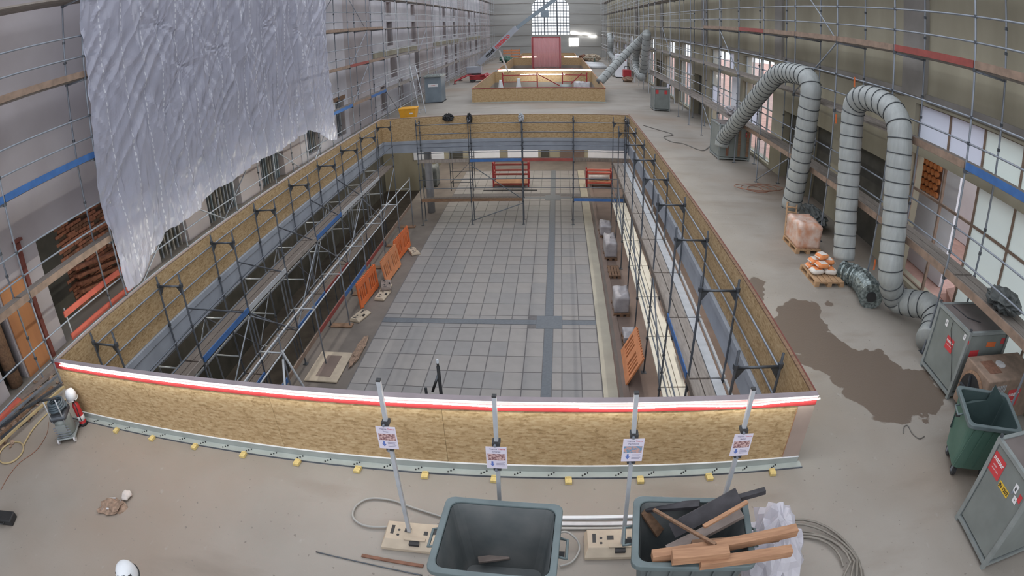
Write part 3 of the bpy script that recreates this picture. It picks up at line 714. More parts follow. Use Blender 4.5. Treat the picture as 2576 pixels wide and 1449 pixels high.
# ================================================================== scaffolds
def scaffold(name, label, f, posts, rows, z0, ztop, decks, rails, near, planks=2, toe={}, braces=(), gusset=None, deckmat='plank_grey', tr=.0242, base=True, deep=None, transoms=None, plankm=None, railrows=(0,), tm='steel'):
    """f(a, b, z): a runs along the scaffold, b across it (0 .. 1 rows); near: bays up to this index are parts"""
    t = thing(name, label, 'scaffold', f(posts[0], rows[0], z0))
    mb = {k: MB() for k in ('standard', 'guardrail', 'transom', 'plank', 'coupler')}
    P = lambda a, b, z: Vector(f(a, b, z))
    for i, a in enumerate(posts):
        for r, b in enumerate(rows):
            zb = z0 if not (deep and r == deep[0]) else deep[1]
            if i <= near:
                tube_part('standard', P(a, b, zb), P(a, b, ztop + (.0 if r else .06)), tr, tm, t)
                if base:
                    p = P(a, b, zb); box_part('base_plate', p.x - .075, p.x + .075, p.y - .075, p.y + .075, p.z, p.z + .012, 'steel_dark', t)
            else: mb['standard'].cyl(P(a, b, zb), P(a, b, ztop), tr, 5, caps=False)
            for z in (transoms or decks):
                if i <= near + 4: mb['coupler'].cyl(P(a, b, z - .05), P(a, b, z + .03), tr*1.9, 6)
            for z in rails:
                if i <= near: mb['coupler'].cyl(P(a, b, z - .03), P(a, b, z + .03), tr*1.7, 6)
        for z in (transoms or decks):
            if i <= near: tube_part('transom', P(a, rows[0], z - .03), P(a, rows[-1], z - .03), tr, 'steel_dark' if gusset else 'steel', t)
            else: mb['transom'].cyl(P(a, rows[0], z - .03), P(a, rows[-1], z - .03), tr, 4, caps=False)
            if gusset and z == gusset:
                for b, s in ((rows[0], 1), (rows[-1], -1)):
                    w = (rows[-1] - rows[0]); d = .16*s*(1 if w > 0 else -1)
                    MB().prism([P(a - .004, b, z - .05), P(a - .004, b + d, z - .05), P(a - .004, b + d*.75, z - .11), P(a - .004, b + d*.2, z - .24), P(a - .004, b, z - .24)], P(a + .004, b, z) - P(a - .004, b, z)).build('gusset_plate', 'steel_dark', t)
    for i in range(len(posts) - 1):
        a0, a1 = posts[i], posts[i + 1]
        for li, z in enumerate(decks):
            w = (rows[-1] - rows[0]); n = planks if i < near else 1
            for k in range(n):
                b0 = rows[0] + w*(.04 + .92*k/n); b1 = rows[0] + w*(.04 + .92*(k + 1)/n) - w*.03
                q0 = P(a0 + .03, b0, z); q1 = P(a1 - .03, b1, z + .045)
                lo = [min(q0[j], q1[j]) for j in range(3)]; hi = [max(q0[j], q1[j]) for j in range(3)]
                if i < near:
                    dm = plankm(i, li, k) if plankm else deckmat
                    if dm: box_part('plank', lo[0], hi[0], lo[1], hi[1], lo[2], hi[2], dm, t)
                else: mb['plank'].box(lo[0], hi[0], lo[1], hi[1], lo[2], hi[2])
            tb_m = toe.get((i, li), toe.get('all'))
            if tb_m and (i < near):
                q0 = P(a0 + .03, rows[0] + (.0 if w > 0 else 0) , z + .02); q1 = P(a1 - .03, rows[0] - .03*(1 if w > 0 else -1), z + .17)
                lo = [min(q0[j], q1[j]) for j in range(3)]; hi = [max(q0[j], q1[j]) for j in range(3)]
                box_part('toe_board', lo[0], hi[0], lo[1], hi[1], lo[2], hi[2], tb_m, t)
        for z in rails:
            for rw in railrows:
                if i < near: tube_part('guardrail', P(a0, rows[rw], z), P(a1, rows[rw], z), tr*.85, tm, t)
                else:
                    for b_ in rows: mb['guardrail'].cyl(P(a0, b_, z), P(a1, b_, z), tr*.95, 4, caps=False)
    for (i, zA, j, zB, b) in braces:
        tube_part('brace', P(posts[i], rows[b], zA), P(posts[j], rows[b], zB), tr*.9, tm, t)
    for k, m in mb.items():
        if m.f: stuff(m.build('distant_%ss' % k if k != 'coupler' else 'couplers', {'plank': deckmat, 'coupler': 'steel_dark'}.get(k, 'galv_light'), t))  # distant tubes: brightness put into a paler tone than near ones
    return t
# left wall scaffold
lp = [.41 + 3.07*i for i in range(-1, 33)]
LZ = [1.98, 4.02, 5.94, 7.9, 9.9]
lr = [z + d for z in LZ for d in (.52, 1.02)] + [.55, 1.05]
toeL = {(3, 1): 'toe_blue', (9, 0): 'toe_blue', (2, 1): 'toe_blue', (4, 0): 'toe_wood', (3, 0): 'toe_wood', (2, 0): 'toe_wood', (3, 2): 'toe_wood', (10, 1): 'toe_red', (10, 0): 'toe_wood', (11, 1): 'toe_wood', (4, 2): 'toe_wood', (9, 1): 'toe_wood', (9, 2): 'toe_wood', (11, 0): 'toe_blue', (11, 2): 'toe_wood', (10, 2): 'toe_wood', (12, 1): 'toe_wood', (12, 0): 'toe_wood'}
scaffold('wall_scaffold', 'tall steel scaffold along the left wall with plastic sheeting hung on it', lambda a, b, z: (-10.2 - b, a, z), lp, (0, .73), 0, 10.9, LZ, lr, 12, 2, toeL,
    [(10, 4.0, 11, 5.9, 0), (11, 4.0, 10, 2.0, 0), (10, 7.9, 11, 9.9, 0), (11, 5.9, 10, 7.9, 0), (12, 2.0, 13, .1, 0), (15, 4.0, 16, 5.9, 0), (9, 5.9, 10, 7.9, 1), (20, 4, 21, 5.9, 0), (5, 1.9, 4, .1, 0), (5, 1.9, 6, .1, 0), (7, 1.9, 6, .1, 1), (7, 1.9, 8, .1, 0), (9, 1.9, 8, .1, 0)])
# right wall scaffold
rp = [2.33 + 3.07*i for i in range(-1, 33)]
RZ = [1.71, 3.85, 5.78, 7.8, 9.8]
rrl = [z + d for z in RZ for d in (.52, 1.02)]
toeR = {(3, 2): 'toe_red', (3, 0): 'toe_wood', (2, 0): 'toe_wood', (4, 0): 'toe_wood', (2, 1): 'toe_blue', (3, 1): 'toe_wood', (7, 2): 'toe_red', (6, 2): 'toe_wood', (5, 2): 'toe_wood', (4, 2): 'toe_wood', (5, 0): 'toe_wood', (6, 0): 'toe_wood', (8, 2): 'toe_wood', (7, 0): 'toe_wood', (9, 2): 'toe_wood', (2, 2): 'toe_wood'}
scaffold('wall_scaffold', 'tall steel scaffold along the right wall in front of the windows', lambda a, b, z: (7.65 + b, a, z), rp, (0, .95), 0, 10.9, RZ, rrl, 12, 3, toeR,
    [(5, 5.78, 6, 3.9, 0), (6, 7.8, 5, 5.8, 0), (6, 1.7, 7, .1, 0), (8, 3.85, 9, 5.78, 0), (10, 1.71, 9, .1, 0), (13, 3.85, 14, 5.78, 0), (16, 1.7, 17, 3.8, 0)])
# scaffolds inside the first opening
ip = [6.77 + 2.52*i for i in range(9)]
def plR(i, li, k):
    if li == 0: return 'galv_light' if k == 2 else 'plank_grey'
    return 'plank_lit'
scaffold('inner_scaffold', 'steel frame scaffold inside the opening along the right OSB parapet', lambda a, b, z: (2.60 + b, a, z), ip, (0, .73), ZL, 1.2, [-1.0, -3.0], [-2.5, -2.0], 9, 3,
    {}, [(0, -1, 1, -3, 0), (2, -3, 3, -1, 0), (5, -1, 4, -3, 0), (6, -3, 7, -1, 0)], gusset=1.0, transoms=[1.0, -1.0, -3.0], plankm=plR, tm='steel_mid')
tR = bpy.data.objects['inner_scaffold']
for z in (.92, .45):
    for i in range(8): tube_part('guardrail', (3.33, ip[i], z), (3.33, ip[i+1], z), .02, 'steel', tR)
for i in range(8):
    box_part('console_plank', 3.35, 3.42 - .015, ip[i] + .05, ip[i+1] - .05, -1.0, -.95, 'galv_light', tR)
    box_part('toe_board', 2.555, 2.575, ip[i] + .03, ip[i+1] - .03, -.98, -.82, 'toe_blue' if i == 1 else 'plank_dark', tR)
for i in range(0, 6): box_part('warning_board', 3.352, 3.372, ip[i] + .3 + .9*(i % 2), ip[i] + 1.5 + .9*(i % 2), -3.0, -2.75, 'brick_red' if i % 3 else 'red_board', tR)
scaffold('inner_scaffold', 'steel frame scaffold inside the opening along the left OSB parapet', lambda a, b, z: (-7.94 - b, a, z), ip, (0, .71), ZL, 1.2, [-1.0, -3.0], [-.5, 0.0, -2.5], 9, 2,
    {(1, 0): 'toe_blue', (0, 0): 'plank_grey', (3, 0): 'plank_grey', (2, 0): 'galv_light', (4, 0): 'toe_blue', (1, 1): 'toe_blue', (4, 1): 'toe_red', (3, 1): 'toe_blue', (5, 0): 'galv_light', (6, 0): 'galv_light'},
    [(1, .45, 2, -1, 0), (2, .45, 3, -1, 0), (3, .45, 4, -1, 0), (4, .45, 5, -1, 0), (5, .45, 6, -1, 0), (0, -3, 1, -1, 1), (2, -1, 3, -3, 0), (4, -3, 5, -1, 1), (6, -1, 7, -3, 0)], gusset=1.0, transoms=[1.0, -1.0, -3.0], deckmat='plank_dark', deep=(1, ZL - 2.3), tm='steel_mid')
tL = bpy.data.objects['inner_scaffold.001']
for z in (.92, .42):
    for i in range(8): tube_part('guardrail', (-8.65, ip[i], z), (-8.65, ip[i+1], z), .02, 'steel', tL)
# a second, lower row of posts beside it, and the lattice down in the trench
for i in range(1, 9):
    y = ip[i]
    tube_part('standard', (-7.2, y, ZL), (-7.2, y, -1.6), .0242, 'steel', tL)
    if i != 3: box_part('sole_board', -7.9, -7.1, y - .14, y + .14, ZL, ZL + .04, 'timber_old', tL)
    tube_part('transom', (-7.94, y, -2.2), (-7.2, y, -2.2), .0242, 'galv_light', tL)
    tube_part('standard', (-9.5, y, ZL - 2.3), (-9.5, y, -.9), .0242, 'steel', tL)
    tube_part('standard', (-8.95, y - 1.2, ZL - 2.3), (-8.95, y - 1.2, -1.6), .0242, 'steel', tL)
    for z in (-1.2, -2.4, -3.6): tube_part('transom', (-9.5, y, z), (-8.65, y, z), .0242, 'galv_light', tL)
    if i < 8:
        for (x, z, m) in ((-7.2, -1.7, 'galv_light'), (-7.2, -2.2, 'galv_light'), (-9.5, -1.2, 'steel'), (-9.5, -2.4, 'steel'), (-8.95, -1.9, 'galv_light'), (-8.95, -3.2, 'steel')):
            tube_part('ledger', (x, y, z), (x, ip[i+1], z), .022, m, tL)
        tube_part('brace', (-9.5, y, -3.6 if i % 2 else -1.2), (-9.5, ip[i+1], -1.2 if i % 2 else -3.6), .02, 'steel', tL)
        tube_part('brace', (-7.94, y, -2.9 if i % 2 else -1.1), (-7.94, ip[i+1], -1.1 if i % 2 else -2.9), .02, 'steel', tL)
for i in range(1, 8): box_part('toe_board', -7.23, -7.205, ip[i] + .05, ip[i+1] - .05, -3.1, -2.95, 'toe_blue' if i in (1, 4) else 'toe_red' if i in (3, 5) else 'toe_wood', tL)
fx = [-6.75, -4.22, -1.69, .76, 3.28]
scaffold('inner_scaffold', 'steel frame scaffold inside the opening along the far OSB parapet', lambda a, b, z: (a, 27.2 + b, z), fx, (0, .72), ZL, 1.15, [-1.0, -3.0], [-2.3, -1.85, .92, .45, -.5, -.2], 9, 2,
    {(0, 0): 'plank_grey', (1, 0): 'toe_blue', (2, 0): 'toe_red', (3, 0): 'plank_dark', (0, 1): 'timber_old', (1, 1): 'timber_old', (3, 1): 'toe_blue'}, [(1, -1.1, 2, -2.9, 0), (1, -4.0, 2, -3.1, 0)], transoms=[1.0, -1.0, -3.0],
    plankm=lambda i, li, k: None if (li == 1 and i == 2) else 'plank_dark', tm='steel_mid')

# ================================================================== plastic sheet on the left scaffold
def sheet_obj():
    NY, NZ = 300, 130
    bot = [(9.5, .72), (10.0, .66), (10.6, .95), (11.6, 1.4), (13.2, 1.42), (14.2, 1.72), (15.6, 1.66), (17.5, 1.82), (19.2, 1.74), (20.5, 1.86), (22.2, 1.9), (23.2, 1.5), (24.0, 1.05), (24.85, .9)]
    def zb(y):
        for (a, p), (b, q) in zip(bot, bot[1:]):
            if a <= y <= b: s = (y - a)/(b - a); return p*(1 - s) + q*s
        return bot[-1][1]
    ties = [(9.55, 7.2), (12.6, 6.9), (12.6, 4.5), (12.6, 2.7), (9.6, 3.0), (15.7, 5.9), (15.7, 3.4), (18.7, 6.5), (18.7, 4.0), (21.8, 6.2), (21.8, 3.5), (13.5, 5.6), (24.8, 4.2), (11.0, 1.0)]
    vs = []; fs = []
    for j in range(NZ + 1):
        for i in range(NY + 1):
            y = 9.5 + 15.35*i/NY; b = zb(y); z = b + (10.2 - b)*(j/NZ)**.92
            w1 = mnoise.noise(Vector((y*.95 + z*.22, z*.08, 1.0))); w2 = mnoise.noise(Vector((y*4.2 - z*.35, z*.22, 7.0))); w3 = mnoise.noise(Vector((y*2.0 - z*1.9, z*.5, 3.0))); w4 = mnoise.noise(Vector((y*2.6 + z*2.1, z*.7, 9.0)))
            d = .13*(1 - abs(w1)*2.2) + .035*(1 - abs(w2)*2.4) + .035*(1 - abs(w3)*3.0) + .015*(1 - abs(w4)*3.0)
            for (ty, tz) in ties:
                dy, dz = y - ty, z - tz; r = math.hypot(dy, dz)
                if r < 1.5:
                    k = (1 - r/1.5); d -= .13*k*k; d += .03*k*(1 - abs(mnoise.noise(Vector((math.atan2(dz, dy)*2.4, ty, tz))))*3)
            p = Vector((-10.14 + max(.0, min(.34, d + .04)), y + .05*w3*(1 if 0 < i < NY else 0), z + (.03*w2 if j == 0 else 0)))
            if i == 0: p.y = 9.5 + .07*math.sin(z*1.3) + max(0, 2.5 - z)*.18
            if i == NY: p.y = 24.85 + .06*math.sin(z*1.9)
            vs.append(p)
    for j in range(NZ):
        for i in range(NY): a = j*(NY + 1) + i; fs.append((a, a + 1, a + NY + 2, a + NY + 1))
    return tag(MB().add(vs, fs).build('plastic_sheet', 'sheet', None, False), 'huge crumpled translucent plastic sheet hanging on the left scaffold', 'plastic sheet')
sheet_obj()

# ================================================================== ventilation ducts
def spline(P, n=8):
    P = [Vector(p) for p in P]; out = []
    for i in range(len(P) - 1):
        a, b, c, d = P[max(i - 1, 0)], P[i], P[i + 1], P[min(i + 2, len(P) - 1)]
        for k in range(n):
            t = k/n; out.append(.5*((2*b) + (c - a)*t + (2*a - 5*b + 4*c - d)*t*t + (3*b - a - 3*c + d)*t**3))
    return out + [P[-1]]
def resample(P, step):
    out = [P[0].copy()]; acc = 0
    for a, b in zip(P, P[1:]):
        L = (b - a).length; s = step - acc
        while s <= L + 1e-9: out.append(a + (b - a)*(s/L)); s += step
        acc = (acc + L) % step
    return out
def torus_mesh(R, r, n=20, k=6):
    mb = MB(); mb.tube([(R*math.cos(2*PI*i/n), R*math.sin(2*PI*i/n), 0) for i in range(n)], r, k, closed=True); return mb.mesh('ring', None, True)
def duct(label, P, r, step, m='duct_skin', group='ventilation ducts', n=18):
    pts = resample(spline(P), step/4); t = thing('ventilation_duct', label, 'duct', pts[0], 0, group)
    rad = [r*(1.03 - .05*(abs((i % 4) - 0)/2 if i % 4 <= 2 else (4 - i % 4)/2) * (-1) - .05) for i in range(len(pts))]
    MB().tube(pts, r, n, rad=rad).build('hose', m, t, True)
    tm = torus_mesh(r*1.0, r*.045)
    for i in range(4, len(pts) - 2, 4):
        d = (pts[i+1] - pts[i-1]).normalized(); q = Vector((0, 0, 1)).rotation_difference(d)
        link('spiral_ring', with_mat(tm, 'duct_ring'), None, t, Matrix.Translation(pts[i]) @ q.to_matrix().to_4x4())
    return t
X_ = 7.25
P = [at(u, v, x=X_) for (u, v) in ((2122, 652), (2130, 520), (2139, 380), (2146, 285), (2160, 252), (2190, 247), (2225, 262), (2252, 288), (2264, 340), (2256, 470), (2247, 600), (2240, 690))]
P += [at(2252, 748, z=.42), at(2290, 762, z=.45), at(2335, 772, z=.62), at(2350, 812, z=.45), at(2330, 862, z=.26)]
duct('thick grey duct looped over the right scaffold and bent down to the nearer grey heater', P, .30, .31)
P = [at(u, v, x=X_) for (u, v) in ((1990, 520), (2003, 460), (2020, 370), (2032, 290), (2040, 225), (2030, 196), (2000, 185), (1965, 184), (1938, 205), (1890, 262), (1845, 318), (1822, 345))] + [at(1815, 372, x=7.2)]
duct('grey duct sloping up from the farther heater and hooked over the right scaffold', P, .32, .33)
P = [at(1628, 84, x=7.2), at(1614, 98, x=7.0), at(1575, 135, y=48.5), at(1535, 178, y=47.2), at(1508, 207, y=46.5)]
duct('distant grey duct slanting down into the second floor opening', P, .34, .5, group='ventilation ducts')
P = [at(1628, 84, x=7.2), at(1626, 110, x=7.2), at(1622, 150, x=7.2), at(1615, 196, x=7.2)]
duct('distant grey duct hanging straight down the right scaffold beside the slanting duct', P, .34, .5)
P = [at(1604, 112, x=7.0), at(1599, 145, x=7.0), at(1601, 175, x=7.0), at(1614, 195, x=7.0)]
duct('distant grey duct curving down left of the straight hanging duct', P, .33, .5)
P = [at(1533, 88, x=6.4), at(1536, 105, x=6.4), at(1536, 135, x=6.4), at(1545, 148, x=6.4), at(1547, 155, x=6.4)]
P.append(Vector((6.4, P[-1].y - .3, .05)))
duct('most distant thin grey duct bent at the far right scaffold', P, .34, .6)

# ================================================================== grey heater cabinets
def sticker(parent, o, xax, yax, w, h, m, lines=(), name='sticker'):
    """a flat label on a face: o centre, axes, size; lines = (text, size, colour, dx, dy)"""
    F = frame(o, xax, yax)
    s = MB().box(-w/2, w/2, -h/2, h/2, 0, .003).build(name, m, parent, mw=F)
    for (tx, sz, mm_, dx, dy) in lines:
        text_part('lettering', tx, sz, mm_, s, F @ Matrix.Translation((dx, dy, .0042)), bold=.002 if sz > .06 else 0)
    return s
def heater(label, x0, x1, y0, y1, h, fr=.07, group='heater cabinets'):
    t = thing('heater_cabinet', label, 'heater', ((x0 + x1)/2, (y0 + y1)/2, 0), 0, group)
    for (x, y) in ((x0, y0), (x1 - fr, y0), (x0, y1 - fr), (x1 - fr, y1 - fr)): box_part('corner_post', x, x + fr, y, y + fr, 0, h, 'frame_grey', t)
    for z in (.06, h - fr):
        for (y) in (y0, y1 - fr): box_part('frame_rail', x0 + fr, x1 - fr, y, y + fr, z, z + fr*.8, 'frame_grey', t)
        for (x) in (x0, x1 - fr): box_part('frame_rail', x, x + fr, y0 + fr, y1 - fr, z, z + fr*.8, 'frame_grey', t)
    g = .025
    MB().box(x0 + g, x0 + g + .015, y0 + fr + .012, y1 - fr - .012, .15, h - fr - .02).build('side_panel', 'cabinet', t)
    MB().box(x1 - g - .015, x1 - g, y0 + fr + .012, y1 - fr - .012, .15, h - fr - .02).build('side_panel', 'cabinet', t)
    MB().box(x0 + fr + .012, x1 - fr - .012, y0 + g, y0 + g + .015, .15, h - fr - .02).build('front_panel', 'cabinet', t)
    MB().box(x0 + fr + .012, x1 - fr - .012, y1 - g - .015, y1 - g, .15, h - fr - .02).build('back_panel', 'cabinet', t)
    MB().box(x0 + .045, x1 - .045, y0 + .045, y1 - .045, h - .05, h - .028).build('top_panel', 'cabinet_top', t)
    MB().box(x0 + .1, x1 - .1, y0 + .1, y1 - .1, .05, h - .08).build('core', 'black', t)
    for (x, y) in ((x0 + fr/2, y0 + fr/2), (x1 - fr/2, y0 + fr/2), (x0 + fr/2, y1 - fr/2), (x1 - fr/2, y1 - fr/2)): MB().cyl((x, y, h), (x, y, h + .045), .03, 8).build('lifting_lug', 'steel_dark', t)
    return t
L_ = (0, -1, 0); U_ = (0, 0, 1)
h1 = heater('grey heater cabinet with red sticker standing behind the green bin', 7.28, 8.55, 6.82, 8.02, 1.40)
p = at(2388, 866, x=7.30); sticker(h1, (7.302, p.y, p.z), L_, U_, .26, .26, 'sticker_red', (('matter', .085, 'sticker_white', 0, .05), ('mobile wärme', .03, 'sticker_white', 0, -.03)))
p = at(2427, 848, x=7.30); sticker(h1, (7.302, p.y, p.z), L_, U_, .07, .11, 'sticker_white', (('C', .06, 'black', 0, 0),))
p = at(2435, 861, x=7.30); sticker(h1, (7.302, p.y, p.z), L_, U_, .07, .07, 'sticker_red')
p = at(2382, 812, x=7.30); sticker(h1, (7.302, p.y, p.z), L_, U_, .08, .13, 'sticker_white', (('E', .06, 'black', 0, 0),))
p = at(2462, 893, y=6.84); sticker(h1, (7.6, 6.842, .95), (1, 0, 0), U_, .26, .14, 'sticker_red')
sticker(h1, (8.05, 6.842, 1.12), (1, 0, 0), U_, .28, .1, 'orange')
sticker(h1, (8.4, 6.842, 1.18), (1, 0, 0), U_, .12, .12, 'sticker_red')
sd = MB().tube([at(2400, 800, x=7.29), at(2392, 830, x=7.29), at(2394, 900, x=7.29), at(2392, 960, x=7.29)], .006, 6).build('door_seam', 'black', h1)
MB().tube([(7.6, 7.9, 1.38), (7.65, 7.4, 1.385), (7.9, 7.2, 1.38)], .012, 6).build('cable', 'rubber', h1)
h2 = heater('grey heater cabinet with red sticker and yellow number plate in the right foreground', 5.78, 7.02, 2.99, 4.06, 1.50)
p = at(2508, 1172, x=5.80); sticker(h2, (5.802, p.y, p.z), L_, U_, .30, .30, 'sticker_red', (('matter', .098, 'sticker_white', 0, .07), ('mobile', .032, 'sticker_white', -.04, -.02), ('wärme & kälte', .03, 'sticker_white', 0, -.07)))
p = at(2524, 1231, x=5.80); sticker(h2, (5.802, p.y, p.z), L_, U_, .27, .095, 'sticker_yellow', (('JN 1202', .075, 'black', 0, 0),), 'number_plate')
p = at(2556, 1230, x=5.80); sticker(h2, (5.802, p.y, p.z), L_, U_, .085, .12, 'sticker_white', (('B', .07, 'black', 0, -.01),))
p = at(2552, 1258, x=5.80); sticker(h2, (5.802, p.y, p.z), L_, U_, .09, .09, 'sticker_white', (('v', .06, 'black', 0, 0),))
p = at(2564, 1255, x=5.80); sticker(h2, (5.802, p.y - .01, p.z), L_, U_, .075, .11, 'sticker_red')
MB().box(5.86, 5.9, 3.55, 3.85, 1.44, 1.456).build('hazard_strip', 'sticker_yellow', h2)
kb = MB().cyl((5.795, 3.32, 1.16), (5.76, 3.32, 1.16), .018, 8); kb.build('door_knob', 'steel', h2)
# far heaters
h3 = heater('grey heater unit under the right scaffold at the end of the farther duct', 7.0, 8.5, 24.2, 25.7, 1.6)
p = at(1905, 330, y=24.22); sticker(h3, (8.35, 24.2, 1.2), (1, 0, 0), U_, .22, .22, 'sticker_red', (('matter', .06, 'sticker_white', 0, .03),))
for k, x in enumerate((7.35, 7.9, 8.3)): box_part('rust_patch', x, x + .12, 24.19, 24.22, .2, 1.4, 'rust' if k == 0 else 'timber_old', h3)
h4 = heater('distant grey heater unit with two red labels below the right scaffold', 6.4, 7.5, 38.2, 39.6, 1.55)
for x in (6.6, 7.2): sticker(h4, (x, 38.2, 1.3), (1, 0, 0), U_, .2, .26, 'sticker_red')
lh_ = thing('switch_cabinet', 'tall grey blue ribbed cabinet on the left beside the second parapet', 'cabinet', (-9.1, 43.5, 0))
MB().box(-9.75, -8.5, 42.75, 44.4, .06, 2.0).build('body', 'cabinet_blue', lh_)
MB().box(-9.8, -8.45, 42.7, 44.45, 0, .06).build('plinth', 'rubber', lh_)
rf = MB().box(-9.85, -8.4, 42.6, 44.5, 2.0, 2.06).build('roof', 'cabinet', lh_)
for i in range(6): box_part('roof_rib', -9.75 + .23*i, -9.68 + .23*i, 42.62, 44.48, 2.06, 2.12, 'frame_grey', rf)
sticker(lh_, (-9.1, 42.745, 1.35), (1, 0, 0), U_, .75, .22, 'sticker_white', (('matter', .12, 'sticker_red', 0, 0),))
MB().box(-9.72, -9.69, 42.735, 42.75, .1, 1.95).build('door_edge', 'frame_grey', lh_)
# fan heater
fh = thing('fan_heater', 'dirty fan heater box with round black fan and red sticker behind the green bin', 'fan heater', (8.0, 6.3, 0))
MB().box(7.3, 8.9, 5.86, 6.7, .12, 1.0).build('housing', 'toe_wood', fh, bevel=.02)
for (x, y) in ((7.4, 5.95), (8.75, 5.95), (7.4, 6.55), (8.75, 6.55)): box_part('foot', x, x + .08, y, y + .08, 0, .12, 'rubber', fh)
MB().cyl((7.305, 6.28, .56), (7.25, 6.28, .56), .36, 24).build('fan_ring', 'timber_old', fh, True)
fb = MB().cyl((7.25, 6.28, .56), (7.235, 6.28, .56), .31, 24).build('fan_opening', 'black', fh)
for k in range(5):
    a = k*2*PI/5; MB().bar((7.23, 6.28 + .03*math.cos(a), .56 + .03*math.sin(a)), (7.23, 6.28 + .28*math.cos(a), .56 + .28*math.sin(a)), .02, .09, (1, 0, 0)).build('fan_blade', 'steel_dark', fb)
for i in range(9): box_part('vent_slat', 7.42 + .05*i, 7.44 + .05*i, 5.845, 5.86, .3, .9, 'galv_light', fh)
sticker(fh, (8.2, 5.858, .6), (1, 0, 0), U_, .4, .36, 'sticker_red', (('matter', .12, 'sticker_white', 0, .08), ('mobile wärme', .045, 'sticker_white', 0, -.06)))
MB().cyl((8.0, 6.35, 1.0), (8.0, 6.35, 1.015), .12, 16).build('cover_disc', 'white_dirty', fh)
MB().box(7.5, 7.85, 6.1, 6.5, 1.0, 1.006).build('red_patch', 'rust', fh)

# ================================================================== waste bins
def waste_bin(label, c, rz, w, d, h, body, rim, inside, green=False):
    t = thing('waste_bin', label, 'bin', (c[0], c[1], 0), rz, 'wheeled waste bins')
    M = world_of(t)
    def ring(z, a, b, r=.09):
        out = []
        for (sx, sy, a0) in ((1, 1, 0), (-1, 1, PI/2), (-1, -1, PI), (1, -1, 3*PI/2)):
            for k in range(4):
                q = a0 + PI/2*k/3; out.append((sx*(a - r) + r*math.cos(q), sy*(b - r) + r*math.sin(q), z))
        return out
    zb = .2
    def shell(a0, b0, z0, a1, b1, z1, flip):
        A, B_ = ring(z0, a0, b0), ring(z1, a1, b1); n = len(A)
        fs = [(i, (i + 1) % n, n + (i + 1) % n, n + i) for i in range(n)] + [tuple(range(n - 1, -1, -1))]
        if flip: fs = [tuple(reversed(f)) for f in fs]
        return A + B_, fs
    a1, b1 = w/2 - .05, d/2 - .05; a0, b0 = a1*.80, b1*.72
    o = MB(); o.add(*shell(a0, b0, zb, a1, b1, h - .03, False)); o.build('body', body, t, False, M)
    i_ = MB(); i_.add(*shell(a0 - .03, b0 - .03, zb + .04, a1 - .025, b1 - .025, h - .02, True)); i_.build('inner_shell', inside, t, False, M)
    A, B_, C_, D_ = ring(h - .07, w/2, d/2), ring(h, w/2, d/2), ring(h, w/2 - .07, d/2 - .07), ring(h - .07, w/2 - .07, d/2 - .07); n = len(A)
    fs = []
    for k in range(4):
        for i in range(n): fs.append((k*n + i, k*n + (i + 1) % n, ((k + 1) % 4)*n + (i + 1) % n, ((k + 1) % 4)*n + i))
    MB().add(A + B_ + C_ + D_, fs).build('rim', rim, t, False, M, bevel=.012)
    for sx in (-1, 1):
        hd = MB().tube([(sx*(w/2 - .01), -.12, h - .09), (sx*(w/2 + .07), -.12, h - .12), (sx*(w/2 + .07), .12, h - .12), (sx*(w/2 - .01), .12, h - .09)], .016, 8); hd.build('handle', rim, t, True, M)
        tr = MB().cyl((sx*(w/2 - .03), 0, h - .2), (sx*(w/2 + .05), 0, h - .2), .03, 10); tr.build('trunnion', 'rubber', t, False, M)
    for sx in (-1, 1):
        for sy in (-1, 1):
            cxx, cyy = sx*(a0 - .1), sy*(b0 - .1)
            wh = MB().cyl((cxx - .03, cyy, .09), (cxx + .03, cyy, .09), .09, 14).build('wheel', 'rubber', t, False, M)
            fk = MB().box(cxx - .045, cxx - .033, cyy - .03, cyy + .03, .06, .2); fk.box(cxx + .033, cxx + .045, cyy - .03, cyy + .03, .06, .2); fk.box(cxx - .05, cxx + .05, cyy - .06, cyy + .06, .19, .2); fk.build('fork', 'steel', wh, False, M)
    for k in range(5):
        x = -w/2*.7 + w*.7*k/4; y = -(b1 + b0)/2
        rb = MB().add([(x - .012, -b0, zb + .05), (x + .012, -b0, zb + .05), (x + .012, -b1 - .004, h - .1), (x - .012, -b1 - .004, h - .1), (x - .012, -b0 - .018, zb + .05), (x + .012, -b0 - .018, zb + .05), (x + .012, -b1 - .022, h - .1), (x - .012, -b1 - .022, h - .1)],
            [(4, 5, 6, 7), (0, 4, 7, 3), (1, 2, 6, 5)]); rb.build('rib', body, t, False, M)
    return t
bA = waste_bin('dark open waste bin in the foreground, empty but for one small board', (-.52, 3.56), -.055, 1.19, 1.02, 1.15, 'bin_dark', 'bin_rim', 'bin_inside')
bB = waste_bin('dark open waste bin in the foreground heaped with timber offcuts', (1.38, 3.62), -.10, 1.22, .95, 1.15, 'bin_dark', 'bin_rim', 'bin_inside')
bC = waste_bin('green open waste bin beside the grey heaters on the right', (6.60, 5.08), -.36, 1.12, 1.05, 1.12, 'bin_green', 'bin_rim', 'bin_inside_green')
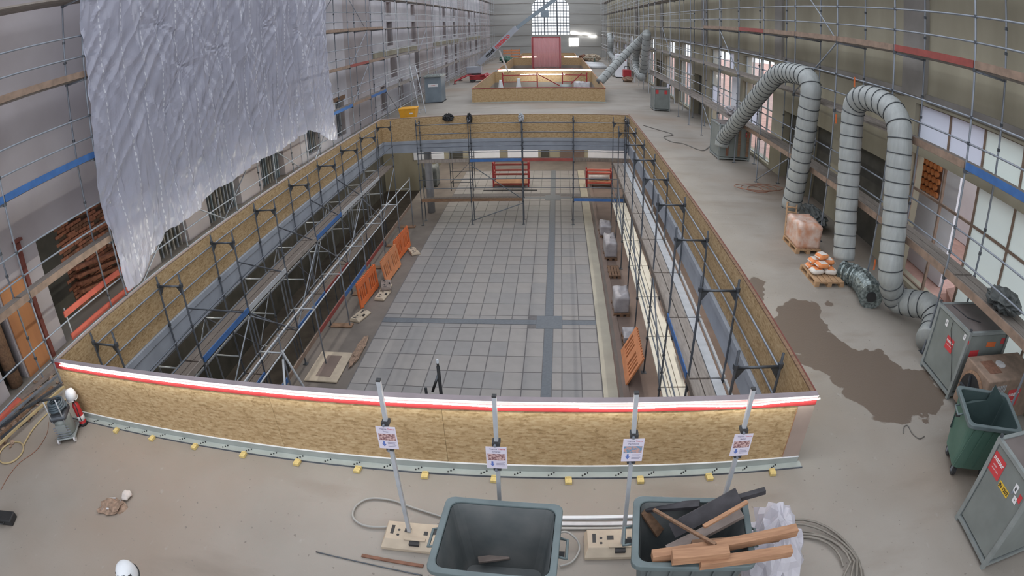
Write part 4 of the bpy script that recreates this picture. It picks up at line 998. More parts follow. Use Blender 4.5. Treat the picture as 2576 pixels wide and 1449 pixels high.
# a cracked flap standing up inside the green bin
MB().prism([Vector(v) for v in ((-.48, .30, .9), (-.2, .36, .98), (.1, .38, 1.02), (.16, .40, 1.3), (.46, .40, 1.05), (.46, .34, .55), (-.48, .26, .5))], (0, .012, 0)).build('broken_flap', 'bin_inside_green', bC, mw=world_of(bC))
MB().add([(-.48, -.3, .86), (.45, -.3, .86), (.45, -.28, .86), (-.48, -.28, .86), (-.48, -.3, .9), (.45, -.3, .9), (.45, -.28, .9), (-.48, -.28, .9)], [(0, 1, 5, 4), (1, 2, 6, 5), (2, 3, 7, 6), (3, 0, 4, 7), (4, 5, 6, 7)]).build('inner_ledge', 'bin_rim', bC, mw=world_of(bC))
def board(name, label, a, b, w, h, m, cat='board', group=None, up=(0, 0, 1)):
    return tag(MB().bar(a, b, w, h, up).build(name, m, bevel=.003), label, cat, group)
a = at(1200, 1412, z=.32); b = at(1281, 1400, z=.32)
board('wooden_board', 'small pale board lying on the bottom of the empty dark bin', at(1203, 1409, z=.40), at(1281, 1399, z=.40), .085, .03, 'timber_grey')
G = 'timber offcuts heaped in the bin'
board('timber_beam', 'thick pale squared beam sticking far out over the right rim of the full bin', at(1640, 1400, z=1.16), at(2003, 1333, z=1.24), .10, .10, 'timber', 'beam', G)
board('timber_beam', 'short thick pale beam lying lowest across the full bin', at(1690, 1402, z=1.24), at(1832, 1388, z=1.26), .12, .11, 'timber', 'beam', G)
board('timber_beam', 'long pale beam under the plastic bag side of the full bin', at(1760, 1418, z=1.18), at(1990, 1385, z=1.2), .10, .09, 'timber', 'beam', G)
board('timber_beam', 'second pale beam behind the longest one in the full bin', at(1740, 1372, z=1.12), at(1960, 1350, z=1.14), .09, .07, 'timber_old', 'beam', G)
board('painted_plank', 'broad black painted plank leaning diagonally out of the full bin', at(1690, 1335, z=1.05), at(1858, 1245, z=1.38), .17, .06, 'timber_black', 'plank', G, (-.2, -.7, .7))
board('painted_plank', 'narrow black plank end pointing right above the full bin', at(1800, 1268, z=1.28), at(1925, 1234, z=1.4), .06, .06, 'timber_black', 'plank', G)
board('painted_plank', 'grey white channel profile lying under the black plank in the full bin', at(1680, 1385, z=.95), at(1866, 1290, z=1.25), .12, .05, 'timber_grey', 'plank', G)
board('painted_plank', 'black plank along the rear rim of the full bin', at(1600, 1280, z=1.0), at(1760, 1268, z=1.18), .1, .04, 'timber_black', 'plank', G)
board('timber_batten', 'thin brown slat crossing the dark inside of the full bin', at(1645, 1282, z=1.1), at(1800, 1370, z=1.3), .035, .03, 'timber_old', 'batten', G)
board('timber_batten', 'broad brown board standing at the left inside wall of the full bin', at(1625, 1275, z=1.05), at(1665, 1335, z=.75), .2, .03, 'timber_old', 'batten', G, (.6, -.6, .5))
board('timber_batten', 'splintered light slat next to the black plank in the full bin', at(1770, 1325, z=1.3), at(1880, 1262, z=1.38), .045, .03, 'timber', 'batten', G)
# crumpled clear plastic beside the full bin
def crumple(name, label, c, r, m, seed, cat, amp=.3, squash=1.0):
    mb = MB(); n, k = 26, 14; vs = []; fs = []
    for i in range(k + 1):
        t = PI*i/k*.98 + .01
        for j in range(n):
            f = 2*PI*j/n; d = Vector((math.sin(t)*math.cos(f), math.sin(t)*math.sin(f), math.cos(t)))
            g = 1 + amp*(1 - 2.2*abs(mnoise.noise(d*2.6 + Vector((seed, seed*2, 0))))) - amp*.5 + amp*.4*mnoise.noise(d*6 + Vector((0, seed, 3)))
            p = Vector((d.x*r[0], d.y*r[1], d.z*r[2]))*g + Vector(c); p.z = max(p.z, .01 + c[2] - r[2]); vs.append(p)
    for i in range(k): fs += [(i*n + j, (i + 1)*n + j, (i + 1)*n + (j + 1) % n, i*n + (j + 1) % n) for j in range(n)]
    return tag(mb.add(vs, fs).build(name, m), label, cat)
crumple('plastic_bag', 'crumpled clear plastic bag on the floor right of the full bin', (2.42, 3.72, .52), (.30, .55, .52), 'bag_clear', 2, 'plastic bag', .32)
# ================================================================== sign posts
def barrier_foot(label, x, y, rz, z=0.0, group='recycled plastic barrier feet', m='beige_plastic'):
    t = thing('ballast_block', label, 'ballast', (x, y, z), rz, group); M = world_of(t)
    mb = MB().box(-.40, .40, -.20, .20, 0, .05)
    mb.add([(-.40, -.20, .05), (.40, -.20, .05), (.40, .20, .05), (-.40, .20, .05), (-.36, -.10, .12), (.36, -.10, .12), (.37, .19, .12), (-.37, .19, .12)], [(0, 1, 5, 4), (1, 2, 6, 5), (2, 3, 7, 6), (3, 0, 4, 7), (4, 5, 6, 7)])
    mb.build('body', m, t, False, M, bevel=.006)
    for (a, b, c_, d) in ((-.31, -.27, -.02, .12), (-.14, -.06, .02, .09), (.10, .15, .0, .06), (.2, .3, .02, .10), (-.05, .07, -.17, -.11), (.31, .34, -.02, .12)):
        MB().box(a, b, c_, d, .1205 if c_ > -.1 else .09, .122).build('slot', 'black', t, False, M)
    for (a, b) in ((-.21, .05), (-.21, -.03)): MB().cyl((a, b, .1205), (a, b, .1225), .018, 10).build('hole', 'black', t, False, M)
    MB().box(-.12, .14, -.11, -.06, .12, .135).build('lug', m, t, False, M)
    return t
FG = 'recycled plastic barrier feet'
barrier_foot('beige barrier foot left of the empty dark bin holding the leftmost sign pole', -1.62, 4.36, .0)
barrier_foot('beige barrier foot behind the empty dark bin under a cable loop', -.42, 4.42, .02)
barrier_foot('beige barrier foot between the two dark bins in the foreground', .78, 4.37, .0)
barrier_foot('beige barrier foot hidden behind the full bin', 1.95, 4.42, -.02)
def sign_pole(label, base, top, su, sv, pic, slabel, head):
    t = thing('sign_pole', label, 'pole', base, 0, 'square sign poles')
    b = Vector(base); tp = Vector(top)
    MB().bar(b, tp, .042, .042, (0, 1, 0)).build('tube', 'galv_light', t)
    MB().bar(tp, tp + (tp - b).normalized()*.02, .044, .044, (0, 1, 0)).build('end_cap', 'rubber', t)
    s = at(su, sv, y=b.y - .045); k = (s.z - b.z)/(tp.z - b.z); s.x = b.x + (tp.x - b.x)*k
    for dz in (.17, -.17):
        cl = MB().box(s.x - .04, s.x + .04, b.y - .05, b.y + .04, s.z + dz - .02, s.z + dz + .02).build('clamp', 'rubber', t)
        MB().cyl((s.x - .01, b.y - .05, s.z + dz), (s.x - .01, b.y - .075, s.z + dz), .014, 8).build('screw', 'steel', cl)
    sg = tag(MB().box(-.105, .105, -.149, .149, 0, .004).build('paper_sign', 'paper', None, mw=frame((s.x, b.y - .052, s.z), (1, 0, 0), (0, 0, 1))), slabel, 'sign', 'paper signs on the poles')
    F = frame((s.x, b.y - .0565, s.z), (1, 0, 0), (0, 0, 1))
    MB().box(-.09, .09, -.035, .055, 0, .001).build('photo_print', pic, sg, mw=F)
    text_part('lettering', 'Therme', .024, 'print_grey', sg, F @ Matrix.Translation((-.03, .118, .001)))
    text_part('lettering', 'Therme', .022, 'print_red', sg, F @ Matrix.Translation((.055, .118, .001)))
    text_part('lettering', head, .024, 'print_grey', sg, F @ Matrix.Translation((0, .085, .001)))
    MB().prism([(-.055, -.05, 0), (-.035, -.05, 0), (-.035, -.085, 0), (-.022, -.085, 0), (-.045, -.12, 0), (-.068, -.085, 0), (-.055, -.085, 0)], (0, 0, .001)).build('blue_arrow', 'print_blue', sg, mw=F)
    for q in range(4): MB().box(-.005, .085 - .01*(q % 2), -.062 - .018*q, -.056 - .018*q, 0, .001).build('text_line', 'print_grey', sg, mw=F)
    return t
sign_pole('square steel sign pole standing left of the empty bin', (-1.70, 4.40, .125), at(952, 958, y=4.40), 975, 1100, 'print_photo', 'white paper sign with photo and blue arrow, leftmost of the four', 'Treppe')
sign_pole('square steel sign pole standing behind the empty bin', (-.59, 4.40, .125), at(1243, 998, y=4.40), 1249, 1150, 'print_photo', 'white paper sign with photo and blue arrow above the empty bin', 'Schienen')
sign_pole('square steel sign pole between the two dark bins', (.82, 4.33, .125), at(1601, 990, y=4.33), 1592, 1131, 'print_photo_blue', 'white paper sign with bluish photo between the two bins', 'Flachdecke')
sign_pole('square steel sign pole standing behind the full bin', (1.93, 4.40, .125), at(1895, 980, y=4.40), 1863, 1118, 'print_photo', 'white paper sign with photo and blue arrow, rightmost of the four', 'Balken')
# ================================================================== cables, rods and small things on the floor
def cable(name, label, P, r, m, cat='cable', n=6, closed=False, sm=8):
    pts = spline(P, sm) if not closed else P
    return tag(MB().tube(pts, r, n, closed).build(name, m, None, True), label, cat)
cable('power_cable', 'thick pale grey cable loop on the floor left of the empty bin', [at(u, v, z=.03) for u, v in ((1112, 1300), (1040, 1277), (985, 1258), (930, 1254), (896, 1272), (888, 1300), (912, 1320), (955, 1326), (1010, 1322))] + [Vector((-1.42, 4.62, .03)), Vector((-1.15, 4.66, .03))], .016, 'cable_grey')
cable('power_cable', 'grey cable loop lying on the barrier foot between the bins', [Vector((-.08, 4.3, .145)), at(1415, 1338, z=.15), at(1446, 1352, z=.12), at(1458, 1380, z=.04), at(1440, 1412, z=.03), at(1408, 1424, z=.03)], .014, 'cable_grey')
P = []
for k in range(5):
    for i in range(28):
        a = 2*PI*i/28; r = .60 + .05*k + .03*math.sin(2*a + k); P.append(Vector((2.98 + .02*k + r*math.cos(a), 3.66 + .015*k + r*1.02*math.sin(a), .02 + .022*(k % 2) + .02*(1 + math.sin(3*a + k)))))
cable('cable_coil', 'coil of thick grey cable on the floor right of the full bin', P, .017, 'cable_coil', sm=1)
cable('floor_rod', 'thin dark rod lying on the floor nearest the frame edge', [at(795, 1388, z=.01), at(920, 1417, z=.01), at(1062, 1447, z=.01)], .008, 'steel_dark', 'rod')
board('angle_profile', 'rusty flat steel profile on the floor before the left barrier foot', at(910, 1397, z=.012), at(1065, 1424, z=.012), .045, .02, 'rust', 'profile')
board('white_profile', 'white plastic profile on the floor between the bins, rear one', (-.15, 4.84, .02), (1.3, 4.85, .02), .05, .035, 'white', 'profile', 'white profiles between the bins')
board('white_profile', 'white plastic profile on the floor between the bins, front one', (-.15, 4.74, .02), (1.3, 4.73, .02), .06, .03, 'white_dirty', 'profile', 'white profiles between the bins')
board('white_profile', 'grey plastic profile on the floor just before the white ones', (-.15, 4.66, .02), (1.3, 4.655, .02), .035, .03, 'cable_grey', 'profile', 'white profiles between the bins')
cable('wire_piece', 'bent dark wire lying alone on the floor near the green bin', [at(u, v, z=.012) for u, v in ((2272, 1090), (2274, 1074), (2284, 1071), (2295, 1090), (2312, 1103), (2326, 1097))], .009, 'cable_dark', 'wire')
# rubble
rbt = thing('debris_heap', 'small heap of dirt and splinters swept together on the left floor', 'debris', (-6.35, 3.85, 0))
MB().blob((-6.35, 3.85, .0), (.24, .2, .055), 5, .4, 18, 8).build('dirt', 'rubble', rbt)
for k in range(9):
    a = random.uniform(0, 2*PI); r = random.uniform(.03, .22); c_ = Vector((-6.35 + r*math.cos(a), 3.85 + r*math.sin(a)*.8, .04)); d_ = Vector((math.cos(a*2), math.sin(a*2), .15)).normalized()*random.uniform(.03, .1)
    MB().bar(c_ - d_, c_ + d_, .025, .015).build('splinter', random.choice(['timber_grey', 'black', 'white_dirty', 'timber_old']), rbt)
tag(MB().blob((-6.16, 4.14, .05), (.085, .1, .055), 9, .2, 14, 8).build('stone', 'stone', None, True), 'single pale stone lying beside the debris heap', 'stone')
bt = thing('crowbar_case', 'black case at the left edge of the floor', 'case', (-8.45, 2.72, 0), .3)
MB().box(-.28, .28, -.12, .12, 0, .12).build('shell', 'black', bt, mw=world_of(bt), bevel=.02)
MB().tube([(-.08, -.12, .07), (-.08, -.16, .07), (.08, -.16, .07), (.08, -.12, .07)], .012, 6).build('grip', 'rubber', bt, mw=world_of(bt))
# ================================================================== vacuum, extinguisher, left-hand debris
vc = thing('wet_vacuum', 'dusty grey industrial vacuum cleaner with coiled blue hose at the left parapet corner', 'vacuum cleaner', (-8.52, 5.12, 0), .5); M = world_of(vc)
bd = MB().lathe([(.19, .10), (.215, .14), (.205, .40), (.19, .46)], 16); bd.v = [(x*1.0, y*1.12, z) for x, y, z in bd.v]; bd.build('tank', 'cabinet', vc, True, M)
MB().box(-.2, .2, -.22, .22, .44, .56).build('motor_head', 'steel_dark', vc, False, M, bevel=.05)
MB().box(-.23, .23, -.25, .25, .07, .11).build('chassis', 'frame_grey', vc, False, M, bevel=.02)
for sx in (-1, 1):
    for sy in (-1, 1): MB().cyl((sx*.2 - .02, sy*.22, .055), (sx*.2 + .02, sy*.22, .055), .055 if sy < 0 else .05, 12).build('wheel', 'rubber' if sy > 0 else 'white_dirty', vc, False, M)
P = []
for k in range(4):
    for i in range(16): a = 2*PI*i/16; P.append(Vector(((.2 - .012*k)*math.cos(a), (.2 - .012*k)*math.sin(a) + .02, .60 + .04*k + .04*i/16)))
hs = MB().tube(P, .024, 8).build('suction_hose', 'hose_blue', vc, True, M)
for sx in (-.14, .14): MB().cyl((sx, -.2, .42), (sx, -.2, .92), .014, 8).build('push_bar', 'galv_light', vc, True, M)
MB().cyl((-.17, -.2, .92), (.17, -.2, .92), .022, 8).build('grip', 'rubber', vc, True, M)
MB().box(-.12, .12, -.236, -.225, .22, .38).build('front_label', 'frame_grey', vc, False, M)
for k in range(5): MB().box(-.19, .19, -.245 + .004*k, -.235 + .004*k, .13 + .05*k, .145 + .05*k).build('body_rib', 'steel', vc, False, M)
ex = thing('fire_extinguisher', 'red fire extinguisher standing beside the vacuum cleaner', 'extinguisher', (-8.40, 5.5, 0))
MB().lathe([(.085, .0), (.085, .03), (.08, .04), (.08, .42), (.06, .48), (.03, .5), (.03, .53)], 16, (-8.40, 5.5, 0)).build('cylinder', 'red', ex, True)
MB().lathe([(.083, .12), (.083, .22)], 16, (-8.40, 5.5, 0)).build('label_band', 'sticker_white', ex, True)
MB().lathe([(.087, 0), (.087, .06)], 16, (-8.40, 5.5, 0)).build('foot_ring', 'black', ex, True)
MB().bar((-8.46, 5.5, .54), (-8.30, 5.46, .57), .025, .02).build('lever', 'black', ex)
MB().tube(spline([(-8.40, 5.47, .52), (-8.30, 5.43, .48), (-8.30, 5.41, .3), (-8.32, 5.42, .15)]), .012, 6).build('nozzle_hose', 'rubber', ex, True)
wb = thing('dust_hood', 'white plastic hood resting on top of the fire extinguisher', 'hood', (-8.44, 5.52, .58))
cp = MB().lathe([(.02, .2), (.09, .18), (.125, .1), (.13, .0), (.12, .0), (.11, .1), (.07, .16), (.02, .18)], 14, (-8.44, 5.52, .555)); cp.build('dome', 'white', wb, True)
MB().lathe([(.14, 0), (.14, .015)], 14, (-8.44, 5.52, .555)).build('brim', 'white_dirty', wb, True)
# scaffold tubes, boards and straps lying along the left wall
for k, (a, b, w, h, m, lab) in enumerate((
    ((-11.3, 4.2), (-10.75, 7.0), .16, .04, 'timber_grey', 'long grey plank lying closest to the left wall'),
    ((-11.15, 3.6), (-10.9, 5.6), .2, .12, 'red_board', 'reddish board lying at the foot of the left wall'),
    ((-10.9, 3.8), (-10.35, 6.6), .05, .05, 'steel', 'steel scaffold tube lying in the left debris, outer one'),
    ((-10.6, 3.9), (-10.3, 6.3), .07, .06, 'timber_old', 'brown batten lying between the tubes on the left'),
    ((-10.75, 4.6), (-10.0, 6.4), .05, .05, 'steel_dark', 'dark steel tube lying slanted across the left debris'),
    ((-10.2, 3.9), (-9.75, 6.3), .05, .05, 'hose_yellow', 'pale batten along the inner edge of the left debris'),
    ((-10.4, 4.4), (-10.1, 5.3), .12, .06, 'steel_dark', 'short dark steel bracket on the left debris'),
    ((-10.9, 5.2), (-10.6, 5.9), .1, .05, 'timber', 'short light timber offcut on the left debris'))):
    z = .03 + .045*(k % 3)
    board('loose_plank' if h != .05 or m.startswith('timber') else 'loose_tube', lab, (a[0], a[1], z), (b[0], b[1], z + .02), w, h, m, 'plank' if 'steel' not in m else 'tube', 'loose scaffold parts along the left wall')
dh = MB()
for k in range(60):
    c_ = Vector((random.uniform(-11.3, -9.9), random.uniform(3.6, 6.8), .02)); dh.blob(c_, (random.uniform(.03, .1), random.uniform(.03, .1), random.uniform(.02, .05)), k, .3, 6, 4)
o = stuff(dh.build('rubble_crumbs', 'rubble')); tag(o, 'crumbs of mortar and dust scattered along the left wall', 'rubble')
P = [Vector((-9.75 + .36*math.cos(2*PI*i/24), 4.18 + .33*math.sin(2*PI*i/24), .02)) for i in range(24)]
cable('water_hose', 'yellowish hose loop on the floor at the left edge', P, .018, 'hose_yellow', 'hose', closed=True)
cable('water_hose', 'yellowish hose running from the loop towards the left scaffold', [(-9.55, 4.46, .02), (-9.7, 5.0, .02), (-9.65, 5.7, .02), (-9.35, 6.4, .02), (-9.1, 6.9, .02)], .018, 'hose_yellow', 'hose')
cable('extension_cable', 'thin red cable winding over the left floor', [at(u, v, z=.01) for u, v in ((2, 1232), (20, 1200), (48, 1165), (80, 1142), (100, 1122), (118, 1090), (122, 1062))], .006, 'cable_brown')
tb_ = thing('site_barrier', 'red white plank barrier in front of the left brick doorway', 'barrier', (-11.0, 9.2, 0))
for z in (.22, .80): MB().box(-11.02, -10.98, 7.95, 10.7, z, z + .15).build('rail_board', 'red_board', tb_)
for y in (8.05, 10.5): tube_part('upright', (-11.05, y, 0), (-11.05, y, 1.0), .022, 'galv_light', tb_); 
for y in (8.05, 10.5): box_part('foot_plate', -11.2, -10.9, y - .12, y + .12, 0, .02, 'steel', tb_)
# ================================================================== pallets and goods on the right
def pallet(label, x0, x1, y0, y1, z=0.0, group='wooden pallets', m='pallet', nb=5):
    t = thing('wooden_pallet', label, 'pallet', ((x0 + x1)/2, (y0 + y1)/2, z), 0, group)
    w = (x1 - x0)/nb
    for i in range(nb): box_part('deck_board', x0 + w*i + .012, x0 + w*(i + 1) - .012, y0, y1, z + .12, z + .142, m, t)
    for j in range(3):
        y = y0 + (y1 - y0 - .1)*j/2; box_part('stringer', x0, x1, y, y + .1, z + .098, z + .12, m, t)
        for i in range(3): x = x0 + (x1 - x0 - .12)*i/2; box_part('block', x, x + .12, y, y + .1, z + .02, z + .098, m, t)
    for i in range(3): x = x0 + (x1 - x0 - .12)*i/2; box_part('runner', x, x + .12, y0, y1, z, z + .02, m, t)
    return t
def bag(label, c, s, rz, m, seed, group):
    mb = MB(); n, k = 12, 8; vs = []; fs = []
    for i in range(k + 1):
        t = PI*i/k
        for j in range(n):
            f = 2*PI*j/n; e = .45
            sp = lambda v: math.copysign(abs(v)**e, v)
            d = Vector((sp(math.sin(t))*sp(math.cos(f))*s[0], sp(math.sin(t))*sp(math.sin(f))*s[1], math.copysign(abs(math.cos(t))**.8, math.cos(t))*s[2]))
            g = 1 + .06*mnoise.noise(d*9 + Vector((seed, 0, 0))); vs.append(d*g)
    for i in range(k): fs += [(i*n + j, (i + 1)*n + j, (i + 1)*n + (j + 1) % n, i*n + (j + 1) % n) for j in range(n)]
    mb.add(vs, fs)
    t = thing('cement_bag', label, 'bag', c, rz, group); M = world_of(t)
    mb.build('sack', m, t, True, M)
    MB().box(-s[0]*.55, s[0]*.55, -s[1]*.82, s[1]*.82, s[2]*.86, s[2]*1.0).build('print_panel', 'bag_white' if m == 'bag_orange' else 'bag_orange', t, False, M, bevel=.01)
    for sx in (-1, 1): MB().box(sx*s[0] - .012, sx*s[0] + .012, -s[1]*.8, s[1]*.8, -s[2]*.15, s[2]*.15).build('seam', 'bag_white', t, False, M)
    return t
pallet('wooden pallet with a few orange cement bags beside the near duct', 6.14, 6.98, 11.5, 12.55)
spots = [(6.36, 12.28, 0), (6.76, 12.28, 0), (6.36, 11.98, 0), (6.76, 11.98, 0), (6.40, 12.25, 1), (6.78, 12.25, 1), (6.5, 12.0, 1), (6.55, 12.2, 2)]
for k, (x, y, l) in enumerate(spots):
    bag(['orange cement bag at the rear left bottom of the near pallet', 'orange cement bag at the rear right bottom of the near pallet', 'white orange cement bag at the front left bottom of the near pallet', 'white orange cement bag at the front right bottom of the near pallet', 'orange cement bag in the second layer at the rear left of the near pallet', 'orange cement bag in the second layer at the rear right of the near pallet', 'orange cement bag in the second layer at the front of the near pallet', 'topmost orange cement bag on the near pallet'][k],
        (x, y, .142 + .075 + .15*l), (.178, .128, .072), (-.15 if k % 2 else .1) + (.5 if l == 2 else 0), 'bag_orange' if k not in (2, 3) else 'bag_white', k, 'cement bags on the near pallet')
pallet('wooden pallet under the shrink wrapped orange stack', 6.42, 7.22, 13.55, 14.6)
def wrapped(label, x0, x1, y0, y1, z0, z1, m, seed, amp=.03, group='wrapped goods'):
    mb = MB(); n = 8
    bmn = bmesh.new(); bmesh.ops.create_cube(bmn, size=1)
    bmesh.ops.subdivide_edges(bmn, edges=bmn.edges, cuts=n, use_grid_fill=True)
    vs = []
    for v in bmn.verts:
        p = Vector((x0 + (v.co.x + .5)*(x1 - x0), y0 + (v.co.y + .5)*(y1 - y0), z0 + (v.co.z + .5)*(z1 - z0)))
        k = mnoise.noise(p*3.0 + Vector((seed*7, 0, 0))); d = Vector((v.co.x, v.co.y, 0))
        p += d.normalized()*(amp*k - .06*(v.co.z > .45)) if d.length > .01 else Vector((0, 0, 0))
        if v.co.z > .45: p.z += amp*1.5*mnoise.noise(p*4)
        vs.append(p)
    fs = [tuple(v.index for v in f.verts) for f in bmn.faces]; bmn.free()
    return tag(mb.add(vs, fs).build('wrapped_stack', m, None, True), label, 'wrapped stack', group)
ws = wrapped('shrink wrapped stack of orange bags on the farther pallet by the scaffold', 6.46, 7.18, 13.6, 14.55, .143, .82, 'wrap_orange', 1)
# foil hose coil
P = [at(u, v, z=zz) for u, v, zz in ((2118, 682, .22), (2140, 690, .26), (2165, 704, .3), (2185, 730, .32), (2192, 748, .3))]
fc = thing('foil_hose', 'crumpled silver foil hose bundle lying before the near duct', 'hose', (7.2, 11.3, 0))
pts = resample(spline(P), .04)
MB().tube(pts, .26, 18, rad=[.22 + .05*(i % 2) + .04*i/len(pts) + .02*math.sin(i*1.9) for i in range(len(pts))]).build('hose', 'foil', fc)
d_ = (pts[-1] - pts[-3]).normalized()
MB().cyl(pts[-1], pts[-1] + d_*.03, .13, 14).build('opening', 'black', fc)
# leaning wooden grate and tarp
gr = thing('wooden_grate', 'narrow wooden grate leaning against the right scaffold', 'grate', (6.95, 15.1, 0))
a, b = Vector((6.62, 14.95, .0)), Vector((7.26, 16.6, 1.15)); dv = (b - a); sd_ = Vector((.3, -.08, 0))
for s in (0, 1): MB().bar(a + sd_*s, b + sd_*s, .05, .07).build('side_rail', 'pallet', gr)
for i in range(11): q = a + dv*((i + .5)/11); MB().bar(q + Vector((0, 0, .04)), q + sd_ + Vector((0, 0, .04)), .09, .025).build('slat', 'pallet', gr)
crumple('tarpaulin', 'dark crumpled tarpaulin lying behind the leaning wooden grate', (7.95, 15.9, .3), (.35, .8, .3), 'tarp_dark', 4, 'tarpaulin', .3)
crumple('tarpaulin', 'dark crumpled tarpaulin lying on the lowest deck of the right scaffold', (8.15, 6.95, 1.95), (.32, .45, .2), 'tarp_dark', 6, 'tarpaulin', .35)
crumple('dust_sheet', 'grey sheeted bundle on the scaffold deck behind the farther duct', (8.1, 26.0, 1.98), (.3, .7, .22), 'wrap', 8, 'bundle', .3)
cable('power_cable', 'dark cable winding over the far right floor beside the parapet', [at(u, v, z=.015) for u, v in ((1618, 315), (1650, 325), (1688, 336), (1690, 341), (1670, 345), (1690, 357), (1720, 362), (1755, 376), (1772, 378), (1785, 368))], .03, 'cable_dark')
cable('coiled_cable', 'brown cable heap on the floor under the right scaffold', [Vector((7.3 + (.25 + .03*k)*math.cos(k*.7), 19.6 + (.45)*math.sin(k*.7), .02 + .004*k)) for k in range(30)], .012, 'cable_brown', sm=3)
# orange ties on the scaffold
for k, (u, v) in enumerate(((2149, 205), (2103, 298), (2200, 665))):
    p = at(u, v, x=7.59)
    tag(MB().bar(p + Vector((0, 0, .12)), p - Vector((0, .02, .14)), .04, .02).build('strap', 'orange', None), ['orange strap tied above the near duct', 'orange strap tied to the post left of the near duct', 'orange strap hanging beside the foil hose'][k], 'strap', 'orange straps on the right scaffold')
# ================================================================== things inside the first opening
def barrier(label, a, b, lean, m, z=ZL, h=1.0, group='orange barrier panels'):
    a = Vector((a[0], a[1], z)); b = Vector((b[0], b[1], z)); L = (b - a).length; ax = (b - a)/L
    up = (Vector((0, 0, 1))*math.cos(lean[2]) + Vector((lean[0], lean[1], 0))*math.sin(lean[2])).normalized()
    t = thing('orange_barrier', label, 'barrier', a, 0, group); F = frame(a, ax, up)
    def pc(n, x0, x1, y0, y1, t0=-.025, t1=.025): MB().box(x0, x1, y0, y1, t0, t1).build(n, m, t, False, F)
    pc('bottom_beam', 0, L, .05, .26); pc('top_beam', 0, L, .78, h)
    xs = [0]; nb = 4
    pc('end_post', 0, .14, .26, .78); pc('end_post', L - .14, L, .26, .78); pc('middle_field', L/2 - .16, L/2 + .16, .26, .78)
    for s0 in (.14, L/2 + .16):
        w = L/2 - .30; st = w/nb
        for i in range(1, nb): pc('slat', s0 + st*i - .045, s0 + st*i + .045, .26, .78, -.018, .018)
    for i in range(int(L/.14)): pc('tooth', .03 + .14*i, .10 + .14*i, h, h + .05, -.018, .018)
    for x in (.15, L - .25): pc('foot', x, x + .1, -.0, .05)
    return t
barrier('orange barrier panel on the lower floor, nearest of the row', (-7.15, 18.05), (-7.02, 20.0), (1, 0, -.06), 'orange')
barrier('pale orange slotted barrier panel leaning in the middle of the row on the lower floor', (-6.72, 20.15), (-6.62, 22.1), (-1, 0, .16), 'orange_pale')
barrier('orange barrier panel on the lower floor, farthest of the row', (-6.85, 22.3), (-6.72, 24.3), (1, 0, -.06), 'orange')
barrier('orange slotted barrier panel leaning against the right inner scaffold', (1.98, 13.6), (2.0, 15.5), (1, 0, .45), 'orange_pale', h=1.0)
for k, (x, y, z) in enumerate(((-7.0, 17.5, 0), (-6.62, 19.2, 0), (-6.66, 19.75, 0), (-6.64, 19.8, .14), (-6.4, 23.6, 0))):
    barrier_foot(['barrier foot on the lower floor before the nearest orange panel', 'barrier foot on the lower floor before the pale orange panel', 'lower barrier foot of the small pile between the orange panels', 'upper barrier foot of the small pile between the orange panels', 'barrier foot beside the farthest orange panel'][k], x, y, PI/2 + .2*k - .3, ZL, m='beige_plastic' if k != 3 else 'timber_grey').location.z = ZL + z
WG = 'goods on pallets along the right inner scaffold'
for k, (x0, x1, y0, y1, h, m) in enumerate(((1.95, 2.52, 17.75, 18.8, .75, 'wrap'), (2.02, 2.5, 20.9, 21.9, 0, 'wrap'), (1.98, 2.52, 22.7, 24.0, .8, 'wrap'), (1.95, 2.5, 25.3, 26.3, .6, 'wrap'), (2.1, 2.55, 15.75, 16.5, .35, 'wrap'))):
    nm = ['near the pale orange panel', 'beyond the wrapped stack, empty', 'under the tall wrapped stack', 'at the far end of the row', 'closest to the leaning barrier'][k]
    pallet('wooden pallet by the right inner scaffold, ' + nm, x0, x1, y0, y1, ZL, WG, 'timber_old', 4)
    if h: wrapped('grey shrink wrapped stack by the right inner scaffold, ' + nm, x0 + .02, x1 - .02, y0 + .03, y1 - .03, ZL + .143, ZL + h, m, k + 3, .04)
hp = thing('hatch_panel', 'flat beige panel with pinkish middle lying on the lower floor at the near left', 'panel', (-7.1, 14.1, ZL))
MB().box(-7.62, -6.5, 13.35, 15.05, ZL, ZL + .06).build('frame', 'beige_plastic', hp, bevel=.03)
MB().box(-7.3, -6.8, 13.6, 14.8, ZL + .06, ZL + .066).build('field', 'brown_channel', hp)
crumple('dirt_pile', 'thin line of dust and plaster crumbs beside the tiles', (-6.35, 15.2, ZL + .05), (.14, .9, .05), 'rubble', 3, 'debris', .4)
def rack(label, x0, x1, y0, y1, zs, tim):
    t = thing('steel_rack', label, 'rack', ((x0 + x1)/2, y0, ZL), 0, 'red racks under the slab')
    for x in (x0, x1):
        for y in (y0, y1): box_part('upright', x - .04, x + .04, y - .04, y + .04, ZL, ZL + zs[-1] + .1, 'machine_red', t)
    for z in zs:
        for y in (y0, y1): box_part('beam', x0 + .04, x1 - .04, y - .035, y + .035, ZL + z - .11, ZL + z, 'red_board' if tim > 1 else 'toe_red', t)
        for x in (x0, x1): box_part('end_beam', x - .03, x + .03, y0 + .04, y1 - .04, ZL + z - .08, ZL + z, 'toe_red', t)
    for i in range(4): box_part('shelf_board', x0 + .05, x1 - .05, y0 + .05 + i*(y1 - y0)/4.2, y0 + .04 + (i + .9)*(y1 - y0)/4.2, ZL + zs[0], ZL + zs[0] + .03, 'timber', t)
    return t
rack('red steel rack with boards on the far lower floor, left one', -3.85, -1.75, 33.8, 34.8, (.25, .9, 1.5), 1)
rack('red steel rack with a white roll on the far lower floor, right one', 1.75, 3.25, 33.9, 34.7, (.35, .95), 2)
tag(MB().cyl((1.9, 34.3, ZL + .53), (3.1, 34.3, ZL + .53), .14, 14).build('membrane_roll', 'white_dirty', None, True), 'white roll lying in the right red rack', 'roll')
